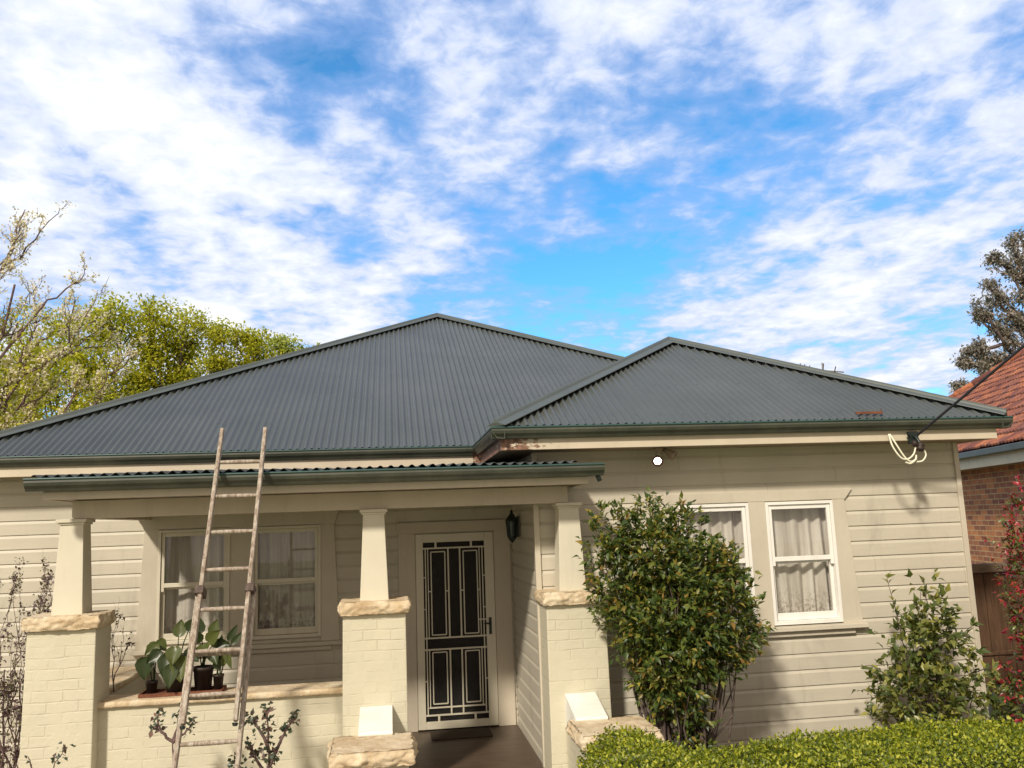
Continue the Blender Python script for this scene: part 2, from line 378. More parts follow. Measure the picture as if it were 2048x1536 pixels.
M['leaf_pot'] = leaf_mat('arum_leaf', [(0, (.018, .034, .010)), (.6, (.04, .06, .016)), (1, (.10, .12, .03))], .35, .2)
M['bark'] = wood_mat('grey_brown_bark', (.06, .045, .04), (.16, .12, .10), .9, (8, 8, 2))
M['twig'] = wood_mat('purple_brown_twig', (.08, .05, .05), (.20, .13, .12), .8, (8, 8, 8))
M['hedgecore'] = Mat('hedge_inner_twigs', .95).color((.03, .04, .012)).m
M['grass'] = wood_mat('lawn', (.19, .20, .09), (.32, .30, .16), .9, (6, 6, 6))

# ------------------------------------------------------------------ helpers
def tag(o, label=None, cat=None, group=None, kind=None):
    if label: o['label'] = label
    if cat: o['category'] = cat
    if group: o['group'] = group
    if kind: o['kind'] = kind
    return o
def empty(name, loc, label, cat, group=None, rz=0):
    o = bpy.data.objects.new(name, None); COL.objects.link(o); o.location = loc; o.rotation_euler = (0, 0, rz)
    o.empty_display_size = .2
    o['_o'] = 1
    del o['_o']
    ORG[o.name] = Vector(loc)
    return tag(o, label, cat, group)
ORG = {}
class MB:
    """collects shapes given in world coordinates; build() links them as one mesh object"""
    def __init__(s): s.v = []; s.f = []; s.sm = []; s.uv = None
    def add(s, vs, fs, smooth=False):
        o = len(s.v); s.v += [tuple(p) for p in vs]
        s.f += [tuple(i+o for i in f) for f in fs]; s.sm += [smooth]*len(fs); return s
    def box(s, x0, x1, y0, y1, z0, z1):
        return s.add([(x0,y0,z0),(x1,y0,z0),(x1,y1,z0),(x0,y1,z0),(x0,y0,z1),(x1,y0,z1),(x1,y1,z1),(x0,y1,z1)],
                     [(0,3,2,1),(4,5,6,7),(0,1,5,4),(1,2,6,5),(2,3,7,6),(3,0,4,7)])
    def hexa(s, b, t):   # b,t: 4 points each (ccw from above)
        return s.add(list(b)+list(t), [(0,3,2,1),(4,5,6,7),(0,1,5,4),(1,2,6,5),(2,3,7,6),(3,0,4,7)])
    def prism_x(s, yz, x0, x1, smooth=False, caps=True):
        n = len(yz); vs = [(x0, y, z) for y, z in yz]+[(x1, y, z) for y, z in yz]
        s.add(vs, [(i, (i+1) % n, n+(i+1) % n, n+i) for i in range(n)], smooth)
        if caps: s.add(vs, [tuple(range(n))[::-1], tuple(range(n, 2*n))])
        return s
    def prism_y(s, xz, y0, y1, smooth=False, caps=True):
        n = len(xz); vs = [(x, y0, z) for x, z in xz]+[(x, y1, z) for x, z in xz]
        s.add(vs, [(i, (i+1) % n, n+(i+1) % n, n+i) for i in range(n)], smooth)
        if caps: s.add(vs, [tuple(range(n)), tuple(range(n, 2*n))[::-1]])
        return s
    def strip(s, prof, path_a, path_b):
        """open profile: prof list of points at a and at b"""
        n = len(path_a); s.add(list(path_a)+list(path_b), [(i, i+1, n+i+1, n+i) for i in range(n-1)], True); return s
    def tube(s, pts, rad, n=8, cap=True, smooth=True):
        pts = [Vector(p) for p in pts]
        if not hasattr(rad, '__len__'): rad = [rad]*len(pts)
        vs = []; up = None
        for i, p in enumerate(pts):
            d = (pts[min(i+1, len(pts)-1)]-pts[max(i-1, 0)])
            if d.length < 1e-9: d = Vector((0, 0, 1))
            d.normalize()
            if up is None: up = d.orthogonal().normalized()
            else:
                up = up-d*up.dot(d)
                up = up.normalized() if up.length > 1e-6 else d.orthogonal().normalized()
            w = d.cross(up)
            for k in range(n):
                a = 2*math.pi*k/n; vs.append(p+(up*math.cos(a)+w*math.sin(a))*rad[i])
        fs = [(i*n+k, i*n+(k+1) % n, (i+1)*n+(k+1) % n, (i+1)*n+k) for i in range(len(pts)-1) for k in range(n)]
        s.add(vs, fs, smooth)
        if cap:
            s.add(vs[:n], [tuple(range(n))[::-1]]); s.add(vs[-n:], [tuple(range(n))])
        return s
    def lathe(s, c, prof, n=16, axis=None):
        c = Vector(c); ax = Vector(axis or (0, 0, 1)).normalized(); u = ax.orthogonal().normalized(); w = ax.cross(u)
        vs = [c+ax*z+(u*math.cos(2*math.pi*k/n)+w*math.sin(2*math.pi*k/n))*r for r, z in prof for k in range(n)]
        s.add(vs, [(i*n+k, i*n+(k+1) % n, (i+1)*n+(k+1) % n, (i+1)*n+k) for i in range(len(prof)-1) for k in range(n)], True); return s
    def build(s, name, mat, parent=None, bevel=0, loc=None, uvf=None):
        org = ORG[parent.name] if parent is not None and parent.name in ORG else Vector(loc or (0, 0, 0))
        me = bpy.data.meshes.new(name)
        a = np.array(s.v, dtype=float)-np.array(org)
        me.from_pydata([tuple(p) for p in a], [], s.f)
        me.polygons.foreach_set('use_smooth', s.sm)
        if isinstance(mat, str): mat = M[mat]
        me.materials.append(mat)
        if uvf:
            uvl = me.uv_layers.new(name='UVMap')
            for li in me.loops: uvl.data[li.index].uv = uvf(Vector(s.v[li.vertex_index]))
        me.update()
        o = bpy.data.objects.new(name, me); COL.objects.link(o)
        if parent is not None:
            o.parent = parent; ORG[o.name] = org
        else:
            o.location = org; ORG[o.name] = org
        if bevel:
            b = o.modifiers.new('bevel', 'BEVEL'); b.width = bevel; b.segments = 2; b.limit_method = 'ANGLE'; b.angle_limit = R(40)
        return o

def leaves(name, P, D, Nn, ln, wd, mat, parent=None, loc=None, fold=.25):
    """many folded leaf-shaped quads in one mesh. P base points, D directions, Nn normals, ln/wd arrays"""
    P = np.asarray(P, float); D = np.asarray(D, float); Nn = np.asarray(Nn, float); n = len(P)
    D /= np.linalg.norm(D, axis=1)[:, None]+1e-9
    S = np.cross(D, Nn); S /= np.linalg.norm(S, axis=1)[:, None]+1e-9
    Nn = np.cross(S, D)
    ln = np.broadcast_to(ln, (n,))[:, None]; wd = np.broadcast_to(wd, (n,))[:, None]
    v = np.empty((n, 6, 3))
    v[:, 0] = P
    v[:, 1] = P+D*ln*.38-S*wd*.5+Nn*wd*fold
    v[:, 2] = P+D*ln*.42
    v[:, 3] = P+D*ln*.38+S*wd*.5+Nn*wd*fold
    v[:, 4] = P+D*ln-Nn*ln*.12
    v[:, 5] = P+D*ln*.72-Nn*ln*.03
    org = ORG[parent.name] if parent is not None and parent.name in ORG else Vector(loc or (0, 0, 0))
    v = v.reshape(-1, 3)-np.array(org)
    b = (np.arange(n)*6)[:, None]
    tris = np.concatenate([b+np.array([[0, 2, 1]]), b+np.array([[0, 3, 2]]), b+np.array([[1, 2, 5]]), b+np.array([[2, 3, 5]]), b+np.array([[1, 5, 4]]), b+np.array([[5, 3, 4]])], axis=1).reshape(-1)
    me = bpy.data.meshes.new(name); nf = n*6
    me.vertices.add(n*6); me.vertices.foreach_set('co', v.reshape(-1))
    me.loops.add(nf*3); me.loops.foreach_set('vertex_index', tris.astype(np.int32))
    me.polygons.add(nf); me.polygons.foreach_set('loop_start', np.arange(0, nf*3, 3, dtype=np.int32))
    me.polygons.foreach_set('use_smooth', np.ones(nf, bool))
    me.materials.append(M[mat] if isinstance(mat, str) else mat); me.update(calc_edges=True); me.validate()
    o = bpy.data.objects.new(name, me); COL.objects.link(o)
    if parent is not None: o.parent = parent
    else: o.location = org
    ORG[o.name] = org
    return o
def unit(n):
    a = RNG.normal(size=(n, 3)); return a/np.linalg.norm(a, axis=1)[:, None]

# ------------------------------------------------------------------ ground
GZ = -2.78
g = MB().add([(-300, -60, GZ), (300, -60, GZ), (300, 500, GZ), (-300, 500, GZ)], [(0, 1, 2, 3)]).build('ground', 'grass'); tag(g, kind='structure')
g = MB().add([(-6, 4.6, GZ+.004), (9, 4.6, GZ+.004), (9, 9.9, GZ+.004), (-6, 9.9, GZ+.004)], [(0, 1, 2, 3)]).build('garden_bed', 'soil'); tag(g, kind='structure')
g = MB().add([(.17, -3, GZ+.008), (1.40, -3, GZ+.008), (1.40, 7.2, GZ+.008), (.17, 7.2, GZ+.008)], [(0, 1, 2, 3)]).build('path', 'concrete'); tag(g, kind='structure')

# ------------------------------------------------------------------ the house
H = empty('house', (0, 0, 0), 'cream weatherboard bungalow with dark corrugated steel roof and brick porch piers', 'house')
PB = .1488
def boards(mb, x0, x1, y, z0, z1, zg, flip=1, axis='x'):
    """weatherboard cladding between heights z0..z1, groove lines at zg+n*PB; outer face at y"""
    pts = []
    k = math.floor((z1-zg)/PB)+1
    segs = []
    while True:
        zt = zg+k*PB                # a groove line
        prof = [(0, zt), (.013, zt), (.013, zt-.004), (.0, zt-.036), (0, zt-PB)]
        segs += prof
        if zt-PB < z0: break
        k -= 1
    # clip to z0..z1
    outp = []
    for (d0, za), (d1, zb) in zip(segs[:-1], segs[1:]):
        if zb > z1 or za < z0: continue
        if za > z1: t = (za-z1)/(za-zb) if za != zb else 0; d0, za = d0+(d1-d0)*t, z1
        if zb < z0: t = (za-z0)/(za-zb); d1, zb = d0+(d1-d0)*t, z0
        if not outp: outp.append((d0, za))
        outp.append((d1, zb))
    n = len(outp)
    if axis == 'x': vs = [(x0, y+d*flip, z) for d, z in outp]+[(x1, y+d*flip, z) for d, z in outp]
    else: vs = [(y+d*flip, x0, z) for d, z in outp]+[(y+d*flip, x1, z) for d, z in outp]
    mb.add(vs, [(i, i+1, n+i+1, n+i) for i in range(n-1)])
    return mb
YW, YL, YP = 8.14, 9.88, 7.74
EAVE = .645
# wing front wall with two window openings
WX0, WX1 = 1.35, 5.735
wo = [(2.745, 3.455), (3.628, 4.333)]; wz0, wz1 = -1.085, .10
mb = MB()
g0 = .1391
boards(mb, WX0, WX1, YW, wz1, EAVE, g0)
boards(mb, WX0, WX1, YW, GZ+.3, wz0, g0)
for a, b in ((WX0, wo[0][0]), (wo[0][1], wo[1][0]), (wo[1][1], WX1)): boards(mb, a, b, YW, wz0, wz1, g0)
boards(mb, YW, 17.0, WX1, GZ+.3, EAVE, g0, -1, 'y')     # right side wall
boards(mb, YW, YL, WX0, -2.3, EAVE, g0, 1, 'y')         # wall between porch and wing
mb.build('wing_wall', 'board', H)
# main wall behind the porch
po = [(-2.485, -1.74), (-1.515, -.775)]; pz0, pz1 = -1.15, .045
mb = MB(); g1 = .0484
MX0, MX1 = -4.25, 1.35
dx0, dx1, dz1 = .256, 1.137, -.098
boards(mb, MX0, MX1, YL, pz1, EAVE, g1)
boards(mb, MX0, dx0, YL, -2.9, pz0, g1)
for a, b in ((MX0, po[0][0]), (po[0][1], po[1][0]), (po[1][1], dx0)): boards(mb, a, b, YL, pz0, pz1, g1)
boards(mb, dx0, dx1, YL, dz1, pz1, g1); boards(mb, dx1, MX1, YL, -2.25, pz1, g1)
boards(mb, YL, 17.0, MX0, GZ+.3, EAVE, g1, 1, 'y')
mb.build('main_wall', 'board_main', H)
# corner stops
mb = MB()
mb.box(WX1-.03, WX1+.022, YW-.022, YW+.03, GZ+.3, EAVE-.002); mb.build('corner_board', 'trim', H, .003)
mb = MB()
mb.box(WX0-.022, WX0+.03, YW-.022, YW+.03, -2.2, EAVE-.002)
mb.build('corner_board', 'trim', H, .003)
# base, back and inner shell so no light leaks through the rooms
mb = MB()
mb.box(WX0+.02, WX1-.02, YW+.03, 16.9, GZ, GZ+.31)
mb.box(MX0+.02, WX0+.01, YL+.03, 16.9, GZ, GZ+.31)
mb.box(MX0, WX1, 17.0, 17.1, GZ, EAVE)
mb.build('foundation', 'pbrick', H)
def room(x0, x1, y0, y1, z0, z1):
    vs = [(x0,y0,z0),(x1,y0,z0),(x1,y1,z0),(x0,y1,z0),(x0,y0,z1),(x1,y0,z1),(x1,y1,z1),(x0,y1,z1)]
    return vs, [(0,1,2,3),(4,7,6,5),(1,2,6,5),(2,3,7,6),(3,0,4,7)]
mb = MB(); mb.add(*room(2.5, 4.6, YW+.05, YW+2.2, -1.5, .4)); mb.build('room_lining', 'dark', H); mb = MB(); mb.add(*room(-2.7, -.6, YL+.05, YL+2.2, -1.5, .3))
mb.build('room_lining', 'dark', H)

# eaves: soffits, fascias
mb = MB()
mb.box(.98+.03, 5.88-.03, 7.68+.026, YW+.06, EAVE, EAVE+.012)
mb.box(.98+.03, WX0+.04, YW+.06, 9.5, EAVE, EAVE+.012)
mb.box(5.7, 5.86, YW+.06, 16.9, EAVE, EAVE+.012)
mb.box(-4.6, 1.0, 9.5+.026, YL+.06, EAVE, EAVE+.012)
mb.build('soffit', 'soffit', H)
mb = MB()
mb.box(.98, 5.88, 7.68, 7.705, EAVE-.008, .845)
mb.box(.98, 1.005, 7.705, 9.5, EAVE-.008, .845)
mb.box(5.855, 5.88, 7.705, 16.9, EAVE-.008, .845)
mb.box(-4.62, .98, 9.5, 9.525, EAVE-.008, .845)
mb.build('fascia', 'fascia', H, .003)
# gutters (quad profile + bead)
GP = [(.0, .0), (-.004, -.03), (.006, -.055), (.028, -.078), (.040, -.098), (.115, -.104), (.115, -.01), (.108, -.01), (.108, -.096), (.045, -.090), (.034, -.074), (.012, -.052), (.003, -.03), (.006, -.0)]
def gutter_run(mb, bead, a, b, out_dir, lipz):
    """a,b: lip end points (x,y); out_dir: unit (x,y) pointing away from the house"""
    ox, oy = out_dir
    pa = [(a[0]-ox*d, a[1]-oy*d, lipz+z) for d, z in GP]; pb = [(b[0]-ox*d, b[1]-oy*d, lipz+z) for d, z in GP]
    n = len(GP)
    mb.add(pa+pb, [(i, (i+1) % n, n+(i+1) % n, n+i) for i in range(n)], False)
    mb.add(pa, [tuple(range(n))]); mb.add(pb, [tuple(range(n))[::-1]])
    bead.tube([(a[0], a[1], lipz-.002), (b[0], b[1], lipz-.002)], .0105, 10)
ZG = .8366
mb, bd = MB(), MB()
gutter_run(mb, bd, (-4.7, 9.43), (.897, 9.43), (0, -1), ZG)
gutter_run(mb, bd, (.897, 9.43), (.897, 7.59), (-1, 0), ZG)
gutter_run(mb, bd, (.897, 7.59), (6.0, 7.59), (0, -1), ZG)
gutter_run(mb, bd, (6.0, 7.59), (6.0, 17.0), (1, 0), ZG)
gt = mb.build('gutter', 'gutter', H); bd.build('gutter_bead', 'bead', gt)

# corrugated roof faces
CP = .0762
def corr(sx, amp=.016):
    ph = sx/CP; c = math.cos(2*math.pi*ph)*amp
    return c+.005*((ph % 10)/10)     # each sheet laps the next
def roof_face(mb, o, al, up, s0, s1, tfun, tan, t0=.0, z0=0, step=8):
    """o: eave origin (x,y,z); al/up: horizontal unit vectors along eave / up slope"""
    n = int((s1-s0)/CP*step); pv = None; vs = []; fs = []
    for i in range(n+1):
        s = s0+(s1-s0)*i/n; t = max(t0+.001, tfun(s)); c = corr(s)
        for tt in (t0, t):
            vs.append((o[0]+al[0]*s+up[0]*tt, o[1]+al[1]*s+up[1]*tt, o[2]+tan*tt+c+z0))
        if i: k = 2*i; fs.append((k-2, k, k+1, k-1))
    mb.add(vs, fs, True)
TAN = math.tan(R(26.9))
XC, RM = -4.72, 5.57; XA = XC+RM; YG = 9.43
mb = MB()
roof_face(mb, (0, YG, ZG), (1, 0), (0, 1), XC+.02, XC+2*RM-.02, lambda s: min(s-XC, XC+2*RM-s), TAN, .025, -.010)
roof_face(mb, (XC, YG, ZG), (0, 1), (1, 0), .02, 15, lambda s: min(s, RM), TAN, .025, -.010)
roof_face(mb, (XC+2*RM, YG, ZG), (0, 1), (-1, 0), .02, 15, lambda s: min(s, RM), TAN, .025, -.010)
mb.build('main_roof', 'roof', H)
mb = MB(); mb.box(XC+.25, .80, YG+.17, YG+.21, .78, .893); mb.build('eave_light_block', 'dark', H)  # added dark strip, blocks sky light showing under the roof sheets
mb = MB(); mb.add([(XC+.1, 24.3, .8), (XC+2*RM-.1, 24.3, .8), (XC+RM, 24.3, ZG+RM*TAN-.03)], [(0, 1, 2)]); mb.build('gable_wall', 'board', H)
TW = math.tan(R(27.2)); XWm = 3.449; RW = 2.552
mb = MB()
roof_face(mb, (0, 7.59, ZG), (1, 0), (0, 1), .91, 5.99, lambda s: min(s-.897, 6.0-s), TW, .025, -.010)
roof_face(mb, (.897, 7.59, ZG), (0, 1), (1, 0), .02, 5.2, lambda s: min(s, RW), TW, .025, -.010)
roof_face(mb, (6.0, 7.59, ZG), (0, 1), (-1, 0), .02, 9, lambda s: min(s, RW), TW, .025, -.010)
mb.build('wing_roof', 'roof', H)
# hip and ridge capping
def hipcap(mb, a, b, n1, n2, w=.118):
    """a,b ridge line ends; n1,n2: horizontal unit downhill directions of the two faces, tan slope"""
    a = Vector(a); b = Vector(b); tan = TAN
    d = (b-a).normalized()
    prof = []
    for nn, sgn in ((n1, -1), (n2, 1)):
        h = Vector((nn[0], nn[1], -tan)).normalized()
        h = (h-d*h.dot(d)).normalized(); prof.append(h)
    up = Vector((0, 0, 1)); lift = .029
    def ring(p):
        q = []
        p0 = p+up*lift
        q.append(p0+prof[0]*w+up*(-.004)); q.append(p0+prof[0]*(w-.004)+up*.002)
        q.append(p0+prof[0]*.028+up*.0)
        for k in range(1, 6):
            an = math.pi*k/6
            m = prof[0]*math.cos(an)*.022+prof[1]*(-math.cos(an))*.022 if False else (prof[0]*max(0, math.cos(an))+prof[1]*max(0, -math.cos(an)))*.022
            q.append(p0+m+up*(.022*math.sin(an)+.004))
        q.append(p0+prof[1]*.028); q.append(p0+prof[1]*(w-.004)+up*.002); q.append(p0+prof[1]*w+up*(-.004))
        return q
    ra, rb = ring(a), ring(b)
    n = len(ra); mb.add(ra+rb, [(i, i+1, n+i+1, n+i) for i in range(n-1)], False)
    mb.add(ra, [tuple(range(n))]); mb.add(rb, [tuple(range(n))[::-1]])
mb = MB()
AP = (XA, YG+RM, ZG+RM*TAN+.010)
hipcap(mb, (XC+.03, YG+.03, ZG+.03*TAN+.01), AP, (-1, 0), (0, -1))
hipcap(mb, AP, (XC+2*RM-.03, YG+.03, ZG+.03*TAN+.01), (0, -1), (1, 0))
hipcap(mb, (XA, YG+RM, AP[2]), (XA, 24, AP[2]), (-1, 0), (1, 0))
AW = (XWm, 7.59+RW, ZG+RW*TW+.010)
hipcap(mb, (.927, 7.62, ZG+.025), AW, (-1, 0), (0, -1))
hipcap(mb, AW, (5.97, 7.62, ZG+.025), (0, -1), (1, 0))
hipcap(mb, AW, (XWm, 12.6, AW[2]), (-1, 0), (1, 0))
mb.build('ridge_capping', 'cap', H)

# ---------------- windows
def sash_window(x0, x1, z0, z1, y, zm, name, mat):
    """double hung window: fixed frame, two sashes, meeting rail and panes"""
    f = MB(); d0, d1 = y-.012, y+.075; w = .030
    f.box(x0, x0+w, d0, d1, z0, z1); f.box(x1-w, x1, d0, d1, z0, z1)
    f.box(x0+w, x1-w, d0, d1, z1-w, z1); f.box(x0+w, x1-w, d0, d1, z0, z0+.035)
    win = f.build(name, mat, H, .003)
    s = MB(); a, b = x0+w+.002, x1-w-.002; sw = .034
    # upper sash (outer), lower sash (inner)
    s.box(a, a+sw, y+.004, y+.036, zm-.065, z1-w-.002); s.box(b-sw, b, y+.004, y+.036, zm-.065, z1-w-.002)
    s.box(a+sw, b-sw, y+.006, y+.034, z1-w-.042, z1-w-.002); s.box(a+sw, b-sw, y+.002, y+.034, zm-.022, zm+.022)
    s.box(a, a+sw, y+.040, y+.070, z0+.037, zm-.01); s.box(b-sw, b, y+.040, y+.070, z0+.037, zm-.01)
    s.box(a+sw, b-sw, y+.042, y+.068, z0+.037, z0+.105); s.box(a+sw, b-sw, y+.042, y+.068, zm-.046, zm-.01)
    s.build('sash', mat, win, .003)
    p = MB()
    p.add([(a+sw-.003, y+.02, zm+.02), (b-sw+.003, y+.02, zm+.02), (b-sw+.003, y+.02, z1-w-.04), (a+sw-.003, y+.02, z1-w-.04)], [(0, 1, 2, 3)])
    p.build('pane', 'glass', win)
    p = MB()
    p.add([(a+sw-.003, y+.056, z0+.10), (b-sw+.003, y+.056, z0+.10), (b-sw+.003, y+.056, zm-.04), (a+sw-.003, y+.056, zm-.04)], [(0, 1, 2, 3)])
    p.build('pane', 'glass', win)
    return win
sash_window(*wo[0], wz0+.012, wz1, YW-.018, -.452, 'window', 'white')
sash_window(*wo[1], wz0+.012, wz1, YW-.018, -.452, 'window', 'white')
sash_window(*po[0], pz0+.0, pz1, YL-.02, -.54, 'window', 'cream')
sash_window(*po[1], pz0+.0, pz1, YL-.02, -.54, 'window', 'cream')
def surround(xl, xr, xm0, xm1, z0, z1, y, taper, head, ear, proj=.022, over=.03, ap=.09):
    """timber surround: tapered outer casings, flared head, centre mullion, sill and apron"""
    m = MB(); ya, yb = y-proj, y+.004
    iL, iR = xl, xr      # inner edges
    L0, L1 = taper[0]; R0, R1 = taper[1]
    m.hexa([(L1, ya, z0), (iL, ya, z0), (iL, yb, z0), (L1, yb, z0)], [(L0, ya, z1), (iL, ya, z1), (iL, yb, z1), (L0, yb, z1)])
    m.hexa([(iR, ya, z0), (R1, ya, z0), (R1, yb, z0), (iR, yb, z0)], [(iR, ya, z1), (R0, ya, z1), (R0, yb, z1), (iR, yb, z1)])
    m.box(xm0, xm1, ya, yb, z0, z1)
    ya2 = ya-.003
    m.hexa([(L0-.006, ya2, z1), (R0+.006, ya2, z1), (R0+.006, yb, z1), (L0-.006, yb, z1)],
           [(L0-ear, ya2, head), (R0+ear, ya2, head), (R0+ear, yb, head), (L0-ear, yb, head)])
    m.build('window_casing', 'trim', H, .003)
    s = MB(); zs = z0
    s.hexa([(L1-over, y-.075, zs-.045), (R1+over, y-.075, zs-.045), (R1+over, yb, zs-.045), (L1-over, yb, zs-.045)],
           [(L1-over, y-.072, zs-.006), (R1+over, y-.072, zs-.006), (R1+over, yb, zs+.004), (L1-over, yb, zs+.004)])
    s.build('window_sill', 'trim', H, .004)
    s = MB(); s.box(L1+ap, R1-ap, y-.034, yb, zs-.098, zs-.047); s.build('sill_apron', 'trim', H, .004)
surround(wo[0][0], wo[1][1], wo[0][1], wo[1][0], wz0, wz1+.008, YW, ((2.615, 2.54), (4.463, 4.537)), .208, .09)
surround(po[0][0], po[1][1], po[0][1], po[1][0], pz0-.045, pz1+.008, YL, ((-2.635, -2.69), (-.63, -.575)), .20, .05)

# ---------------- front door
Y = YL
mb = MB()
mb.box(dx0-.185, dx0, Y-.022, Y+.01, -2.205, dz1+.01); mb.box(dx1, dx1+.190, Y-.022, Y+.01, -2.205, dz1+.01)
mb.box(dx0-.20, dx1+.20, Y-.026, Y+.01, dz1+.01, dz1+.13)
mb.box(dx0, dx0+.02, Y+.01, Y+.13, -2.2, dz1); mb.box(dx1-.02, dx1, Y+.01, Y+.13, -2.2, dz1); mb.box(dx0+.02, dx1-.02, Y+.01, Y+.13, dz1-.02, dz1)
mb.build('door_casing', 'beam', H, .003)
inner = MB(); xa, xb = dx0+.022, dx1-.022; ya, yb = Y+.085, Y+.125
inner.box(xa, xb, ya+.012, yb, -2.19, dz1-.022)
inner.box(xa, xa+.11, ya, ya+.012, -2.19, dz1-.022); inner.box(xb-.11, xb, ya, ya+.012, -2.19, dz1-.022)
inner.box(xa+.11, xb-.11, ya, ya+.012, -2.19, -2.0); inner.box(xa+.11, xb-.11, ya, ya+.012, -1.42, -1.28); inner.box(xa+.11, xb-.11, ya, ya+.012, -.24, dz1-.022)
inner.box(.66, .735, ya, ya+.012, -2.0, -1.42)
indoor = inner.build('front_door', 'doorwood', H, .003)
# security screen door
sd_ = MB(); y0s, y1s = Y-.034, Y+.0
X0, X1, Z0, Z1 = dx0+.004, dx1-.004, -2.190, dz1-.004
ox0, ox1, oz0, oz1 = .343, 1.030, -2.112, -.196
sd_.box(X0, ox0, y0s, y1s, Z0, Z1); sd_.box(ox1, X1, y0s, y1s, Z0, Z1); sd_.box(ox0, ox1, y0s, y1s, Z0, oz0); sd_.box(ox0, ox1, y0s, y1s, oz1, Z1)
door = sd_.build('screen_door', M['cream'], H, .004)
gr = MB(); yg0, yg1 = Y-.026, Y-.014
def U(u): return ox0+(ox1-ox0)*u
def V(v): return oz1+(oz0-oz1)*v
t = .0075
def vb(u, v0, v1, k=1): gr.box(U(u)-t*k, U(u)+t*k, yg0, yg1, V(v1), V(v0))
def hb(v, u0, u1, k=1): gr.box(U(u0), U(u1), yg0-.001, yg1+.001, V(v)-t*k, V(v)+t*k)
hb(.034, 0, 1, 1.15); hb(.542, 0, 1, 1.15); hb(.606, 0, 1, 1.15); hb(.966, 0, 1, 1.15); hb(.925, .055, .95, 1.0)
for u in (.205, .785): vb(u, 0, .034, 1.5); vb(u, .966, 1, 1.5)
for u in (.035, .962): vb(u, .034, .966, .8)
for u in (.075, .915): vb(u, .034, .542, .7); vb(u, .606, .925, .7)
for u in (.405, .595): vb(u, .034, .542, 1.1); vb(u, .606, .966, 1.1)
for (ua, ub) in ((.125, .352), (.652, .875)):
    vb(ua, .055, .525, .8); vb(ub, .055, .525, .8); hb(.055, ua, ub, .8); hb(.525, ua, ub, .8)
    vb(ua, .622, .905, .8); vb(ub, .622, .905, .8); hb(.622, ua, ub, .8); hb(.905, ua, ub, .8)
for (u0, u1, v) in ((0, .035, .20), (.962, 1, .20), (0, .035, .38), (.962, 1, .38), (0, .035, .78), (.962, 1, .78), (.352, .405, .28), (.075, .125, .28), (.595, .652, .28), (.875, .915, .28), (.875, 1., .45)):
    hb(v, u0, u1, .8)
gr.build('grille', 'cream', door)
m_ = Mat('fly_mesh', .7)
m_.color((.012, .013, .014)); 
tr = m_.new('ShaderNodeBsdfTransparent'); mx = m_.new('ShaderNodeMixShader'); mx.inputs[0].default_value = .45
m_.l.new(m_.b.outputs[0], mx.inputs[1]); m_.l.new(tr.outputs[0], mx.inputs[2]); m_.l.new(mx.outputs[0], m_.n['Material Output'].inputs['Surface'])
MB().add([(ox0, Y-.008, oz0), (ox1, Y-.008, oz0), (ox1, Y-.008, oz1), (ox0, Y-.008, oz1)], [(0, 1, 2, 3)]).build('fly_screen', m_.m, door)
hd = MB(); hd.box(ox1+.028, ox1+.058, Y-.044, Y-.034, -1.22, -1.04); hd.tube([(ox1+.043, Y-.05, -1.10), (ox1+.043, Y-.078, -1.10), (ox1-.03, Y-.078, -1.10)], .009, 8)
hd.build('door_handle', 'iron', door)

# ---------------- porch
FZ = -2.207
mb = MB(); mb.box(-2.9, WX0-.005, 7.80, YL-.003, FZ-.12, FZ); mb.build('porch_floor', 'floor', H)
st = MB()
for k in range(3):
    zt = FZ-.15*(k+1); st.box(.15, 1.43, 7.80-.30*(k+1), 7.80-.30*k-.002, GZ, zt)
st.box(.15, 1.43, 7.79, 8.2, GZ, FZ-.122)
st.build('porch_step', 'concrete', H, .006)
def rocky(x0, x1, y0, y1, z0, z1, amp=.02, seed=0, cell=.022):
    """rock-faced sandstone block: dense box, the sides hacked back unevenly"""
    from mathutils import noise
    m = MB(); nx = max(2, int((x1-x0)/cell)); ny = max(2, int((y1-y0)/cell)); nz = max(3, int((z1-z0)/(cell*.7)))
    idx = {}; vs = []; fs = []
    def vid(i, j, k):
        key = (i, j, k)
        if key in idx: return idx[key]
        x = x0+(x1-x0)*i/nx; y = y0+(y1-y0)*j/ny; z = z0+(z1-z0)*k/nz
        edge = math.sin(math.pi*k/nz)
        def disp(px, py, pz):
            p = Vector((px*7+seed*3.1, py*7, pz*9+seed))
            q = Vector((px*24+seed*3.1, py*24, pz*34+seed))
            return (noise.noise(p)*.9+noise.noise(q)*.75)*amp
        dd = disp(x, y, z)
        inset = amp*.55*(1-edge)+dd*(0.35+.65*edge)
        if i == 0: x += inset
        if i == nx: x -= inset
        if j == 0: y += inset
        if j == ny: y -= inset
        if k in (0, nz): z += disp(x+5, y, z)*.22
        idx[key] = len(vs); vs.append((x, y, z)); return idx[key]
    for i in range(nx):
        for j in range(ny):
            fs.append((vid(i, j, nz), vid(i+1, j, nz), vid(i+1, j+1, nz), vid(i, j+1, nz)))
            fs.append((vid(i, j, 0), vid(i, j+1, 0), vid(i+1, j+1, 0), vid(i+1, j, 0)))
    for k in range(nz):
        for i in range(nx):
            fs.append((vid(i, 0, k), vid(i+1, 0, k), vid(i+1, 0, k+1), vid(i, 0, k+1)))
            fs.append((vid(i, ny, k), vid(i, ny, k+1), vid(i+1, ny, k+1), vid(i+1, ny, k)))
        for j in range(ny):
            fs.append((vid(0, j, k), vid(0, j, k+1), vid(0, j+1, k+1), vid(0, j+1, k)))
            fs.append((vid(nx, j, k), vid(nx, j+1, k), vid(nx, j+1, k+1), vid(nx, j, k+1)))
    m.add(vs, fs, True); return m
PXC = [-2.692, -.158, 1.615]; HW = .268
